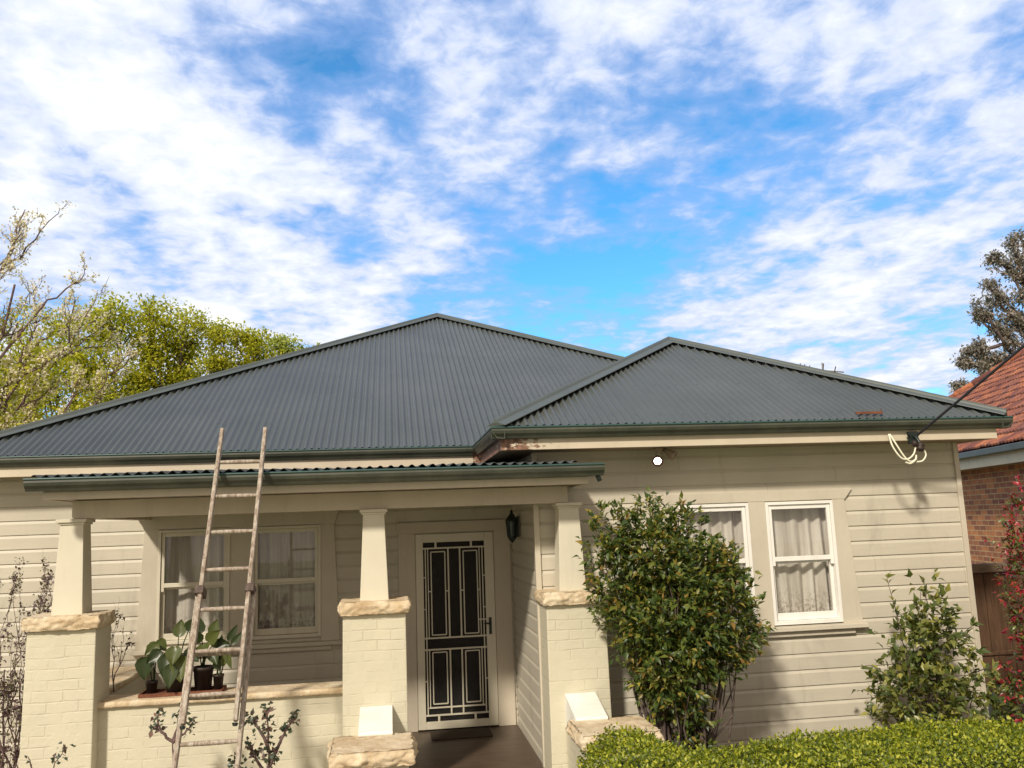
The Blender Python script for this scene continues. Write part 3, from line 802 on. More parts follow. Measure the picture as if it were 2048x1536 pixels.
for i, xc in enumerate(PXC):
    b = MB()
    e0, e1 = .012, 0      # piers batter in very slightly towards the top
    b.hexa([(xc-HW-e0, YP-e0, GZ), (xc+HW+e0, YP-e0, GZ), (xc+HW+e0, YP+.40, GZ), (xc-HW-e0, YP+.40, GZ)],
           [(xc-HW, YP, -.745), (xc+HW, YP, -.745), (xc+HW, YP+.40, -.745), (xc-HW, YP+.40, -.745)])
    pier = b.build('porch_pier', 'pbrick', H, .008)
    rocky(xc-.305, xc+.305, YP-.055, YP+.415, -.742, -.632, .026, i+1, .015).build('pier_capstone', 'stone', pier)
    c = MB(); yc = YP+.22; wb, wt = .124, .093
    c.hexa([(xc-wb, yc-wb, -.640), (xc+wb, yc-wb, -.640), (xc+wb, yc+wb, -.640), (xc-wb, yc+wb, -.640)],
           [(xc-wt, yc-wt, .118), (xc+wt, yc-wt, .118), (xc+wt, yc+wt, .118), (xc-wt, yc+wt, .118)])
    col = c.build('porch_column', 'column', H, .004)
    c = MB(); c.box(xc-.122, xc+.122, yc-.122, yc+.122, .128, .156); c.box(xc-.106, xc+.106, yc-.106, yc+.106, .110, .127)
    c.build('column_capital', 'column', col, .003)
# low brick walls with stone coping
lw = MB(); lw.box(-2.43, -.42, 7.87, 8.12, GZ, -1.402); lw.box(-2.93, -2.56, 8.141, YL-.003, GZ, -1.402)
low = lw.build('low_wall', 'pbrick', H, .006)
rocky(-2.44, -.41, 7.835, 8.20, -1.402, -1.352, .010, 9, .03).build('wall_coping', 'stone', low)
rocky(-2.96, -2.52, 8.145, YL-.006, -1.402, -1.352, .010, 12, .03).build('wall_coping', 'stone', low)
# stair cheek walls, capstones and white sloping blocks
for xc, sd2 in ((-.17, 21), (1.745, 33)):
    b = MB(); b.box(xc-.27, xc+.27, 6.90, 7.725, GZ, -1.765)
    cw = b.build('stair_cheek_wall', 'pbrick', H, .008)
    rocky(xc-.325, xc+.325, 6.82, 7.40, -1.765, -1.645, .040, sd2, .016).build('cheek_capstone', 'stone', cw)
for xa, xb in ((-.285, -.015), (1.476, 1.748)):
    b = MB(); b.prism_x([(YP-.004, -1.775), (7.405, -1.775), (7.405, -1.70), (7.30, -1.64), (7.30, -1.618), (YP-.004, -1.495)], xa, xb)
    b.build('sloping_block', 'wedge', H, .012)
# beam, fascia, soffit, gutter and roof over the porch
BZ = .158
mb = MB(); mb.box(-2.708, 1.618, 7.90, 8.04, BZ, .312)
mb.box(-2.708, -2.568, 8.042, YL-.003, BZ, .312)
mb.build('porch_beam', 'beam', H, .004)
mb = MB(); mb.box(-2.80, 1.73, 7.50, 7.525, .308, .44); mb.box(-2.80, -2.775, 7.525, YL-.003, .308, .44); mb.box(1.705, 1.73, 7.525, YW-.003, .308, .44)
mb.build('porch_fascia', 'beam', H, .003)
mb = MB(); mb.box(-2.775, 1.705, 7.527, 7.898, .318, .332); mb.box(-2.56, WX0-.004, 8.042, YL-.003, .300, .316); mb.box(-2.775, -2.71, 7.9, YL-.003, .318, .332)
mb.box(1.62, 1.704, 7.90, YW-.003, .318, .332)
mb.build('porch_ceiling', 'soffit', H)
mb, bd = MB(), MB(); PZ = .474
gutter_run(mb, bd, (-2.90, 7.37), (1.85, 7.37), (0, -1), PZ)
pg = mb.build('porch_gutter', 'gutter', H); bd.build('gutter_bead', 'bead', pg)
mb = MB(); mb.tube([(1.80, 7.44, .375), (1.82, 7.45, .33)], .022, 10); mb.build('gutter_outlet', 'iron', pg)
mb = MB()
def prf(x0, x1, y1):
    n = int((x1-x0)/CP*8); vs = []; fs = []
    for i in range(n+1):
        x = x0+(x1-x0)*i/n; c = math.cos(2*math.pi*x/CP*.86)*.0125+.004*math.sin(x*3)+(.012*max(0, (x-1.2)) if x > 1.2 else 0)
        for (y, z) in ((7.40, .500), (y1, .500+(y1-7.40)*.055)): vs.append((x, y, z+c))
        if i: k = 2*i; fs.append((k-2, k, k+1, k-1))
    mb.add(vs, fs, True)
prf(-2.86, 1.345, 9.49); prf(1.347, 1.62, 8.11)
o = mb.build('porch_roof', 'oldiron', H); s_ = o.modifiers.new('thickness', 'SOLIDIFY'); s_.thickness = .003

# ------------------------------------------------------------------ curtains
def curtain(x0, x1, y, z0, z1, label, seed, dens=26):
    rnd = random.Random(seed); n = 160; vs = []; fs = []; m = 8
    ph = [rnd.uniform(0, 6.28) for _ in range(6)]; fr = [rnd.uniform(.5, 1.6)*dens for _ in range(6)]
    for i in range(n+1):
        x = x0+(x1-x0)*i/n
        for j in range(m+1):
            tz = j/m
            w = sum(math.sin(x*fr[k]*1.6+ph[k]+tz*(k-2)*.35)*(.014 if k < 3 else .008) for k in range(6))
            vs.append((x+.006*math.sin(tz*4+x*9), y+w*(1.1-.5*tz), z0+(z1-z0)*tz))
    for i in range(n):
        for j in range(m): a = i*(m+1)+j; fs.append((a, a+m+1, a+m+2, a+1))
    mb = MB(); mb.add(vs, fs, True)
    o = mb.build('curtain', 'curtain', None, loc=((x0+x1)/2, y, z0)); tag(o, label, 'curtain', 'sheer curtains in the front windows')
curtain(2.72, 3.48, YW+.125, -1.04, .13, 'pale sheer curtain behind the window half hidden by the big bush', 1)
curtain(3.60, 4.36, YW+.125, -1.04, .13, 'pale sheer curtain behind the clear white window right of the big bush', 2)
curtain(-2.52, -1.71, YL+.16, -1.12, .10, 'dim sheer curtain behind the porch window with potted plants below', 3)
curtain(-1.55, -.74, YL+.16, -1.12, .10, 'dim sheer curtain behind the porch window nearest the middle brick pier', 4)

# ------------------------------------------------------------------ doormat, lamps, cable, aerial
mb = MB(); mb.box(.38, 1.02, 9.42, 9.80, FZ+.001, FZ+.016); o = mb.build('doormat', 'mat', None, loc=(.7, 9.6, FZ), bevel=.004); tag(o, 'dark rectangular doormat lying in front of the screen door', 'doormat')

Lt = empty('wall_lantern', (1.35, 9.18, -.05), 'dark green iron lantern mounted on porch side wall by the door', 'wall lamp')
lx, ly, lz = 1.262, 9.18, -.06
mb = MB(); mb.box(1.318, 1.334, ly-.045, ly+.045, -.16, .06); mb.tube([(1.32, ly, -.12), (1.27, ly, -.19), (lx, ly, -.19)], .012, 8); mb.build('bracket', 'iron', Lt)
mb = MB(); mb.lathe((lx, ly, lz), [(.0, .185), (.012, .18), (.016, .15), (.030, .13), (.068, .075), (.070, .06), (.0, .06)], 6); mb.build('lantern_top', 'iron', Lt)
mb = MB(); mb.lathe((lx, ly, lz), [(.056, .06), (.042, -.095)], 6); mb.build('lantern_glass', 'lglass', Lt)
mb = MB()
for k in range(6):
    a = math.pi*k/3+.0; u = Vector((0, 0, 1)).orthogonal().normalized(); w = Vector((0, 0, 1)).cross(u); dd = u*math.cos(a)+w*math.sin(a)
    c = Vector((lx, ly, lz)); mb.tube([c+dd*.060+Vector((0, 0, .06)), c+dd*.046+Vector((0, 0, -.095))], .006, 6)
mb.lathe((lx, ly, lz), [(.0, -.09), (.048, -.092), (.046, -.108), (.03, -.13), (.014, -.15), (.0, -.16)], 6); mb.build('lantern_frame', 'iron', Lt)

Sp = empty('twin_floodlight', (2.47, 7.93, EAVE), 'twin floodlight under the wing eave with only its left lamp lit', 'floodlight')
mb = MB(); mb.lathe((2.52, 7.93, EAVE), [(0, -.001), (.05, -.001), (.05, -.022), (.0, -.024)], 16)
mb.tube([(2.51, 7.93, EAVE-.02), (2.505, 7.935, EAVE-.06)], .012, 8); mb.tube([(2.53, 7.93, EAVE-.02), (2.57, 7.93, EAVE-.05)], .012, 8); mb.build('mounting_base', 'soffit', Sp)
def spot(c, d, mat, seg):
    c = Vector(c); d = Vector(d).normalized()
    m = MB(); m.lathe(c-d*.125, [(0, 0), (.024, 0), (.026, .045), (.034, .06), (.046, .115), (.052, .128), (.036, .130), (.034, .112)], 20, d); lamp = m.build('lamp_head', 'soffit' if seg else 'rust', Sp)
    m = MB(); m.lathe(c, [(.035, -.010), (.022, -.005), (.0, -.003)], 20, d); m.build('lamp_lens', mat, lamp)
spot((2.487, 7.86, .515), (-.25, -.9, -.32), 'lens', 0)
spot((2.665, 7.90, .560), (.62, -.42, -.55), 'lens_off', 1)

mb = MB()
A = Vector((4.985, 7.60, .68)); B = Vector((9.2, 0.5, 9.0))
dirc = (Vector((5.60, 6.3, 1.575))-A)
pts = []
for k in range(26):
    t = k/25*7.5; p = A+dirc*t; p.z += .004*t*t; pts.append(p)
mb.tube(pts, .0125, 8)
mb.tube([p+Vector((.006*math.sin(i*1.7)+.012, .004, .012)) for i, p in enumerate(pts[:4])], .008, 6)
o = mb.build('service_cable', 'cable', None, loc=tuple(A)); tag(o, 'thick black overhead service cable running up from the wing fascia', 'power cable')
At = empty('cable_bracket', (4.98, 7.66, .68), 'dark porcelain and iron cable bracket on wing fascia with white wire loops', 'cable bracket')
mb = MB(); mb.box(4.93, 5.03, 7.655, 7.679, .60, .72); mb.tube([(4.98, 7.66, .68), (4.985, 7.62, .66), (5.0, 7.60, .60)], .016, 8)
mb.tube([(4.90, 7.63, .70), (4.935, 7.65, .67)], .010, 6)
mb.build('iron_hook', 'iron', At)
mb = MB(); mb.lathe((5.0, 7.60, .565), [(0, .045), (.030, .04), (.040, .02), (.030, .005), (.042, -.012), (.034, -.035), (.0, -.045)], 14, (.3, 0, 1)); mb.lathe((4.945, 7.60, .60), [(0, .03), (.022, .025), (.026, 0), (.018, -.03), (0, -.035)], 12)
mb.build('insulator', 'pot', At)
mb = MB()
def loop(P, r=.008):
    # Catmull-Rom through control points
    P = [Vector(p) for p in P]; q = [P[0]]+P+[P[-1]]; o_ = []
    for i in range(1, len(q)-2):
        for k in range(8):
            t = k/8; a, b, c, d = q[i-1], q[i], q[i+1], q[i+2]
            o_.append(.5*((2*b)+(c-a)*t+(2*a-5*b+4*c-d)*t*t+(3*b-a-3*c+d)*t**3))
    o_.append(P[-1]); mb.tube(o_, r, 8)
loop([(4.725, 7.655, .70), (4.73, 7.62, .58), (4.79, 7.60, .47), (4.86, 7.60, .455), (4.925, 7.60, .50), (4.955, 7.60, .575)])
loop([(4.735, 7.655, .70), (4.765, 7.615, .60), (4.83, 7.60, .475), (4.89, 7.60, .430), (4.95, 7.60, .455)])
loop([(4.835, 7.60, .425), (4.88, 7.60, .412), (4.935, 7.60, .445), (4.95, 7.60, .49)], .0085)
loop([(5.03, 7.60, .545), (5.05, 7.60, .49), (5.01, 7.60, .435), (4.95, 7.60, .425)], .008)
mb.build('wire_loops', 'wire', At)

An = empty('roof_aerial', (7.52, 14.0, 1.4), 'thin television aerial rising behind the wing roof ridge', 'aerial')
mb = MB(); mb.tube([(7.53, 14, 1.2), (7.53, 14, 2.56)], .016, 6); mb.build('mast', 'alu', An)
mb = MB(); mb.tube([(7.05, 13.85, 2.43), (7.97, 14.1, 2.41)], .012, 6)
for k, (x, l_) in enumerate(((7.10, .22), (7.18, .18), (7.27, .14), (7.53, .20), (7.75, .10))): mb.tube([(x-.03, 14-.1, 2.43+l_*.5), (x+.03, 14+.1, 2.42-l_*.5)], .009, 6)
mb.build('boom', 'alu', An)
mb = MB(); mb.box(4.43, 4.70, 7.675, 7.70, .902, .925); mb.tube([(4.69, 7.69, .92), (4.69, 7.68, .955)], .004, 6)
o = mb.build('rusty_strip', 'rust', None, loc=(4.56, 7.69, .90)); tag(o, 'short rusty metal strip lying on the wing roof edge', 'metal strip')

# ------------------------------------------------------------------ ladder
P0 = Vector((-1.2247, 7.3274, .567)); v = Vector((-.00666, -.12477, -.28201)); dl = v.normalized(); sx = Vector((1, .0, 0)); nrm = sx.cross(dl).normalized()
if nrm.y < 0: nrm = -nrm
def LP(k, x, n=0): return P0+v*k+sx*x+nrm*n
Ld = empty('extension_ladder', tuple(LP(11.9, 0)), 'tall paint-spattered timber extension ladder leaning on the porch gutter', 'ladder')
def bar(a, b, w, d):   # rectangular bar a->b, width along x, depth along nrm
    a = Vector(a); b = Vector(b); q = []
    for p in (a, b):
        for s1, s2 in ((-1, -1), (1, -1), (1, 1), (-1, 1)): q.append(p+sx*w*s1/2+nrm*d*s2/2)
    return MB().hexa(q[:4], q[4:])
FW = .316/2+.017
for s in (-1, 1):
    bar(LP(6.62, s*FW), LP(-1.02, s*FW), .031, .055).build('side_rail', 'ladder', Ld, .008)
BW = .386/2+.018
BO = .066
for s in (-1, 1):
    bar(LP(11.9, s*BW, BO), LP(3.55, s*(BW-.006), BO), .031, .055).build('side_rail', 'ladder', Ld, .008)
for k in range(0, 7):
    m = MB(); m.tube([LP(k, -FW), LP(k, -FW*.5), LP(k, 0), LP(k, FW*.5), LP(k, FW)], [.013, .0165, .0175, .0165, .013], 10); m.build('rung', 'ladder', Ld)
for k in range(5, 12):
    m = MB(); m.tube([LP(k, -BW, BO), LP(k, -BW*.5, BO), LP(k, 0, BO), LP(k, BW*.5, BO), LP(k, BW, BO)], [.013, .0165, .0175, .0165, .013], 10); m.build('rung', 'ladder', Ld)
for s in (-1, 1):
    m = MB(); a = LP(3.62, s*(FW+.008), .03); b = LP(3.42, s*(FW+.008), .03)
    q = []
    for p in (a, b):
        for s1, s2 in ((-1, -1), (1, -1), (1, 1), (-1, 1)): q.append(p+sx*.032*s1+nrm*.07*s2)
    m.hexa(q[:4], q[4:]); m.build('rail_bracket', 'bark', Ld, .004)
    m = MB(); m.tube([LP(6.66, s*FW-.0, -.002), LP(6.72, s*FW, -.002)], [.022, .016], 8); m.build('rail_shoe', 'iron', Ld)

# ------------------------------------------------------------------ neighbour's brick house
ang = R(14.44); C0 = Vector((11.872, 22.296, 0)); e1 = Vector((-math.sin(ang), -math.cos(ang), 0)); e2 = Vector((math.cos(ang), -math.sin(ang), 0))
NH = empty('brick_house', (C0.x+3, C0.y-8, GZ), 'red brick house with orange terracotta tiled roof beyond the fence', 'house')
def NP(a, b, z): p = C0+e1*a+e2*b; return Vector((p.x, p.y, z))
def nbox(mb, a0, a1, b0, b1, z0, z1):
    return mb.hexa([NP(a0, b0, z0), NP(a0, b1, z0), NP(a1, b1, z0), NP(a1, b0, z0)], [NP(a0, b0, z1), NP(a0, b1, z1), NP(a1, b1, z1), NP(a1, b0, z1)])
mb = MB(); nbox(mb, .5, 16, .26, 10, GZ, .66)
def nuv(p):
    q = p-C0; a, b = q.dot(e1), q.dot(e2); return (a+b*1.0, p.z)
mb.build('brick_wall', 'rbrick', NH, uvf=nuv)
NT = math.tan(R(34))
mb = MB(); rows = 0.30; cw_ = .235
def tplane(o_a, face):
    pass
nr = int(5/rows)
for r_ in range(nr):
    b0 = r_*rows*.86; b1 = b0+rows*.86*1.12
    a = b0*1.0
    while a < 16:
        for_ = []
        z0 = .885+NT*b0+.045; z1 = .885+NT*b1+.008
        if a+cw_ > b0:
            n_ = 4; vs = []; fs = []
            jit = random.uniform(-.006, .006)
            for q in range(n_+1):
                aa = a+cw_*q/n_; h = [0.0, .022, .004, .022, .0][q]+jit
                vs += [NP(aa, b0, z0+h-.028), NP(aa, b0, z0+h), NP(aa, b1, z1+h)]
                if q: k = 3*q; fs += [(k-3, k, k+1, k-2), (k-2, k+1, k+2, k-1)]
            mb.add(vs, fs, False)
        a += cw_
# back face of the hip
mb.build('tiled_roof', 'tile', NH)
mb = MB(); apx = NP(5, 5, .885+NT*5)
mb.add([NP(0, 0, .87), NP(0, 10, .87), NP(5, 5, .87+NT*5)], [(0, 1, 2)])
mb.add([NP(0, 10, .87), NP(16, 10, .87), NP(16, 5, .87+NT*5), NP(5, 5, .87+NT*5)], [(0, 1, 2, 3)])
mb.add([NP(0, 0, .85), NP(16, 0, .85), NP(16, 5, .85+NT*5), NP(5, 5, .85+NT*5)], [(0, 1, 2, 3)])
k_ = 0
while k_ < 5: 
    a = NP(k_, k_, .90+NT*k_+.05); b = NP(k_+.36, k_+.36, .90+NT*(k_+.36)+.035); mb.tube([a, b], [.10, .085], 8); k_ += .32
mb.build('roof_hip', 'tile', NH)
mb = MB()
nbox(mb, 0, 16, .0, .03, .60, .80); mb.build('fascia', 'nfascia', NH)
mb = MB(); nbox(mb, 0, 16, .03, .28, .60, .62); mb.build('soffit', 'soffit', NH)
mb = MB(); nbox(mb, 0, 16, -.11, -.002, .77, .87); mb.build('gutter', 'gutter', NH, .01)

# ------------------------------------------------------------------ side fence
Fn = empty('paling_fence', (6.9, 9.6, GZ), 'tall brown timber paling fence between the two houses', 'fence')
x = WX1+.03
mb = MB(); rr = random.Random(5)
while x < 9.5:
    w = .145+rr.uniform(-.01, .01); dy = rr.uniform(0, .012)
    mb.box(x, x+w-.006, 9.60+dy, 9.618+dy, -1.70, -.79); mb.box(x, x+w-.006, 9.575+dy, 9.595+dy, -2.20, -1.72); x += w
mb.build('palings', 'fence', Fn)
MB().box(WX1+.03, 9.5, 9.55, 9.66, -.79, -.69).build('top_rail', 'fencecap', Fn, .004)
MB().box(WX1+.03, 9.5, 9.56, 9.60, -1.735, -1.70).build('middle_rail', 'fence', Fn, .004)
MB().box(WX1+.03, 9.5, 9.59, 9.64, GZ, -2.21).build('plinth_board', 'oldiron', Fn)
for xx in (6.9, 9.2): MB().box(xx, xx+.1, 9.64, 9.74, GZ, -.80).build('post', 'fence', Fn)
mb = MB(); mb.tube([(6.72, 8.6, GZ), (6.80, 8.6, -1.98)], .03, 8); o = mb.build('garden_stake', 'fencecap', None, loc=(6.75, 8.6, GZ)); tag(o, 'short pale garden stake in front of the brown fence', 'stake')

# ------------------------------------------------------------------ plants
def twig_path(a, b, n=6, wob=.04, rnd=random):
    a = Vector(a); b = Vector(b); o_ = [a]
    L_ = (b-a).length
    for k in range(1, n): o_.append(a.lerp(b, k/n)+Vector((rnd.uniform(-1, 1), rnd.uniform(-1, 1), rnd.uniform(-1, 1)))*wob*L_)
    o_.append(b); return o_
def shrub(name, label, base, blobs, nleaf, ln, wd, mat, cat='shrub', stem_r=.02, up=.5, sprigs=(), shell=.55, stemmat='bark', squash=1.0):
    T = empty(name, base, label, cat)
    P = []; D = []; Nn = []; LN = []
    vol = np.array([b[3]**2.2 for b in blobs]); cnt = (vol/vol.sum()*nleaf).astype(int)
    for (x, y, z, r), c in zip(blobs, cnt):
        # tufts scattered through the blob, denser towards its skin
        nt_ = max(3, c//9); u = unit(nt_); rad = r*(shell+(1-shell)*RNG.random(nt_)**.6)*(1+RNG.normal(size=nt_)*.10)
        tc_ = np.array([x, y, z])+u*rad[:, None]*np.array([1, squash, 1]); 
        td = u*.7+np.array([0, -.15, up])+RNG.normal(size=(nt_, 3))*.35; td /= np.linalg.norm(td, axis=1)[:, None]
        k = RNG.integers(0, nt_, c)
        off = RNG.normal(size=(c, 3)); 
        dd = td[k]*.75+off*.55; dd[:, 2] -= .1
        along = RNG.random(c)*ln*2.2
        P.append(tc_[k]+td[k]*along[:, None]+RNG.normal(size=(c, 3))*ln*.15); D.append(dd)
        nn = unit(c)*.6+np.array([-.15, -.25, .9]); Nn.append(nn); LN.append(ln*RNG.uniform(.55, 1.2, c))
    sb = MB()
    for (x, y, z, r) in blobs:
        for _ in range(3 if r > .1 else 1):
            e = Vector((x, y, z))+Vector(unit(1)[0])*r*.7
            b = Vector(base)+Vector((random.uniform(-.08, .08), random.uniform(-.06, .06), 0))
            pth = twig_path(b, e, 6, .03); pth[1:] = [p+Vector((0, 0, 0)) for p in pth[1:]]
            sb.tube(pth, [stem_r*(1-.8*i/6) for i in range(7)], 6)
    for a, b, c in sprigs:     # long shoots that stand clear of the bush
        pth = twig_path(a, b, 6, .02); sb.tube(pth, [.006*(1-.7*i/6) for i in range(7)], 5)
        a_ = Vector(a); b_ = Vector(b); t_ = RNG.random(c)
        q = np.array(a_)+np.outer(t_, np.array(b_-a_)); dv = np.array((b_-a_).normalized())
        P.append(q); D.append(dv*.7+unit(c)*.8); Nn.append(unit(c)*.4+np.array([0, -.3, .8])); LN.append(ln*RNG.uniform(.7, 1.15, c))
    sb.build('stem', stemmat, T)
    LN = np.concatenate(LN)
    leaves('foliage', np.concatenate(P), np.concatenate(D), np.concatenate(Nn), LN, LN*wd, mat, T)
    return T
bb = [(2.20, 7.35, -.36, .27), (2.60, 7.35, -.60, .32), (2.303, 7.33, -.875, .40), (2.80, 7.38, -.93, .30), (2.361, 7.35, -1.28, .30), (2.38, 7.38, -1.60, .17),
      (1.90, 7.4, -.10, .12), (2.50, 7.42, -.12, .15), (1.97, 7.42, -.56, .20), (2.85, 7.42, -.50, .16), (2.20, 7.38, -1.03, .20), (2.66, 7.40, -1.18, .22), (2.43, 7.42, -1.90, .11), (2.24, 7.40, -.04, .13), (1.96, 7.42, -.84, .15), (2.16, 7.4, -1.33, .12), (2.92, 7.4, -1.12, .14), (2.62, 7.4, -.28, .12), (1.82, 7.42, -.30, .11), (1.98, 7.42, -.30, .13), (2.18, 7.4, -1.55, .10)]
shrub('evergreen_bush', 'large glossy dark green evergreen bush growing up beside the right brick pier', (2.42, 7.42, GZ), bb, 16500, .075, .46, 'leaf_bush', 'bush', .016,
      sprigs=[((1.98, 7.4, -.05), (1.985, 7.36, .16), 9), ((2.28, 7.4, -.05), (2.20, 7.38, .12), 3), ((1.9, 7.4, -.12), (1.66, 7.36, -.02), 12), ((2.95, 7.4, -.75), (3.12, 7.33, -.62), 12), ((3.0, 7.4, -1.02), (3.17, 7.3, -.98), 14), ((2.85, 7.4, -.45), (2.98, 7.35, -.27), 8), ((2.7, 7.4, -1.25), (2.92, 7.35, -1.40), 10),
              ((1.85, 7.4, -.5), (1.68, 7.36, -.36), 8)], squash=.9)
cb_ = [(4.825, 7.5, -.75, .05), (4.823, 7.5, -.93, .09), (4.55, 7.5, -1.14, .12), (4.98, 7.5, -1.20, .16), (4.73, 7.5, -1.38, .24), (5.02, 7.5, -1.58, .25), (4.50, 7.5, -1.66, .22), (4.748, 7.5, -1.80, .32), (4.86, 7.5, -1.15, .16)]
shrub('camellia_shrub', 'medium camellia shrub with glossy leaves tapering to a tip near the wing corner', (4.75, 7.5, GZ), cb_, 2500, .088, .54, 'leaf_cam', 'shrub', .012,
      sprigs=[((4.55, 7.5, -1.1), (4.45, 7.48, -.62), 14), ((4.83, 7.5, -.9), (4.82, 7.5, -.66), 14), ((5.1, 7.5, -1.2), (5.25, 7.45, -1.05), 8), ((4.4, 7.5, -1.5), (4.22, 7.45, -1.38), 8), ((5.2, 7.5, -1.5), (5.45, 7.5, -1.45), 10)])
pb_ = [(5.80,7.3,.0,.12),(5.74,7.3,-.19,.13),(5.80,7.3,-.42,.18),(5.76,7.3,-.772,.19),(5.80,7.3,-1.124,.22),(5.74,7.3,-1.42,.18),(5.46,7.3,-1.56,.09),(5.70,7.3,-1.75,.20),(6.05,7.3,-.5,.38),(6.1,7.3,-1.2,.45)]
shrub('red_shrub', 'tall shrub with crimson new leaves at the right of the house', (5.85, 7.3, GZ), pb_, 5200, .07, .45, 'leaf_red', 'shrub', .012, .7,
      sprigs=[((5.5, 7.3, -.6), (5.36, 7.28, -.5), 9), ((5.5, 7.3, -1.5), (5.30, 7.28, -1.38), 12), ((5.66, 7.3, -.1), (5.68, 7.3, .06), 8), ((5.5, 7.3, -.9), (5.40, 7.3, -.80), 8)])
shrub('low_leafy_shrub', 'low dark leafy shrub at the foot of the brown fence', (5.95, 8.4, GZ), [(5.95, 8.4, -2.2, .3), (6.3, 8.5, -2.3, .25), (6.05, 8.4, -1.95, .15)], 420, .13, .35, 'leaf_cam', 'shrub', .012)

def twiggy(name, label, base, ends, nleaf, ln, mat, depth=3, r0=.022, cat='shrub', spread=.5, stemmat='twig', wd=.55, gnarl=.05):
    T = empty(name, base, label, cat); sb = MB(); tips = []; rnd = random.Random(hash(label) % 1000 if False else len(label)*7)
    def grow(a, b, r, lev):
        pth = twig_path(a, b, 5, gnarl, rnd); sb.tube(pth, [r*(1-.55*i/5) for i in range(6)], 6 if lev == 0 else 4, cap=False)
        if lev >= 1: tips.extend(pth[2:])
        if lev < depth:
            d = (pth[-1]-pth[0]); L_ = d.length
            for k in range(3 if lev else 4):
                st_ = pth[rnd.randint(2, 5)]
                q = (d.normalized()+Vector((rnd.uniform(-1, 1), rnd.uniform(-1, 1), rnd.uniform(-.4, .9)))*spread).normalized()*L_*rnd.uniform(.35, .62)
                grow(st_, st_+q, r*.45, lev+1)
    for e in ends:
        e = Vector(e); grow(Vector(base)+Vector((rnd.uniform(-.03, .03), rnd.uniform(-.03, .03), 0)), e, r0, 0)
    sb.build('stem', stemmat, T)
    tp = np.array([tuple(p) for p in tips]); k = RNG.integers(0, len(tp), nleaf)
    LN = ln*RNG.uniform(.5, 1.2, nleaf)
    leaves('foliage', tp[k]+RNG.normal(size=(nleaf, 3))*ln*.35, unit(nleaf)+np.array([0, 0, .2]), unit(nleaf)*.7+np.array([0, -.4, .6]), LN, LN*wd, mat, T)
    return T
twiggy('sparse_shrub', 'sparse purplish twiggy shrub growing tall left of the left brick pier', (-3.30, 8.6, GZ), [(-3.46, 8.6, -1.15), (-3.32, 8.6, -1.4), (-3.2, 8.65, -1.5), (-3.55, 8.55, -1.3), (-3.40, 8.6, -1.6), (-3.6, 8.7, -1.5), (-3.5, 8.7, -1.9)], 4200, .036, 'leaf_bare', 3, .013, spread=.30)
twiggy('sparse_shrub', 'leafy twigs rising behind the capstone of the left pier', (-3.02, 8.75, GZ), [(-3.02, 8.75, -.95), (-2.95, 8.7, -.98), (-3.08, 8.75, -1.2)], 520, .045, 'leaf_bare', 2, .010, spread=.28)
twiggy('sparse_shrub', 'small purple leaved twigs poking out right of the left pier', (-2.45, 8.3, -1.35), [(-2.46, 8.3, -.90), (-2.38, 8.3, -1.0)], 60, .04, 'leaf_bare', 2, .006, spread=.4)
def rose(label, base, stems, r=.016, ln=.05):
    T = empty('rose_bush', base, label, 'rose bush'); sb = MB(); P = []
    for path, n in stems:
        path = [Vector(p) for p in path]; m_ = len(path)
        fine = []
        for i in range(m_-1):
            for q in range(4): fine.append(path[i].lerp(path[i+1], q/4)+Vector((random.uniform(-1, 1), random.uniform(-1, 1), random.uniform(-1, 1)))*.008)
        fine.append(path[-1]); sb.tube(fine, [r*(1-.7*i/len(fine)) if i else r for i in range(len(fine))], 7)
        for _ in range(n):
            f_ = random.random()**.6; p = fine[min(len(fine)-1, int(len(fine)*(.35+.65*f_)))]; P.append(p+Vector((random.gauss(0, .022), random.gauss(0, .03), random.gauss(0, .022))))
    sb.build('stem', 'twig', T); n = len(P); LN = ln*RNG.uniform(.6, 1.2, n)
    leaves('foliage', np.array([tuple(p) for p in P]), unit(n)+np.array([0, 0, .1]), unit(n)*.6+np.array([0, -.5, .6]), LN, LN*.68, 'leaf_rose', T)
rose('thin bare-stemmed rose standing directly left of the ladder', (-1.69, 7.3, GZ), [
    ([(-1.69, 7.3, GZ), (-1.69, 7.3, -1.8), (-1.695, 7.3, -1.575)], 0), ([(-1.695, 7.3, -1.58), (-1.77, 7.28, -1.50), (-1.81, 7.28, -1.42), (-1.80, 7.27, -1.36)], 22),
    ([(-1.695, 7.3, -1.58), (-1.66, 7.3, -1.45), (-1.63, 7.3, -1.34)], 24), ([(-1.695, 7.3, -1.58), (-1.60, 7.25, -1.52), (-1.53, 7.22, -1.43)], 26), ([(-1.8, 7.28, -1.45), (-1.83, 7.28, -1.47)], 6)], .013)
rose('bushier rose with dark leaves standing directly right of the ladder', (-.96, 7.2, GZ), [
    ([(-.96, 7.2, GZ), (-.965, 7.2, -1.9), (-.96, 7.2, -1.62), (-.975, 7.2, -1.36)], 60), ([(-.96, 7.2, -1.75), (-.87, 7.2, -1.62), (-.82, 7.2, -1.5), (-.76, 7.2, -1.44)], 48),
    ([(-.96, 7.2, -1.65), (-1.04, 7.2, -1.5), (-1.11, 7.2, -1.42)], 34), ([(-.96, 7.2, -1.85), (-1.06, 7.2, -1.72), (-1.10, 7.2, -1.62)], 40), ([(-.96, 7.2, -1.9), (-1.12, 7.2, -1.83), (-1.22, 7.2, -1.74)], 34), ([(-.96, 7.2, -1.8), (-.90, 7.15, -1.7)], 24)], .015)
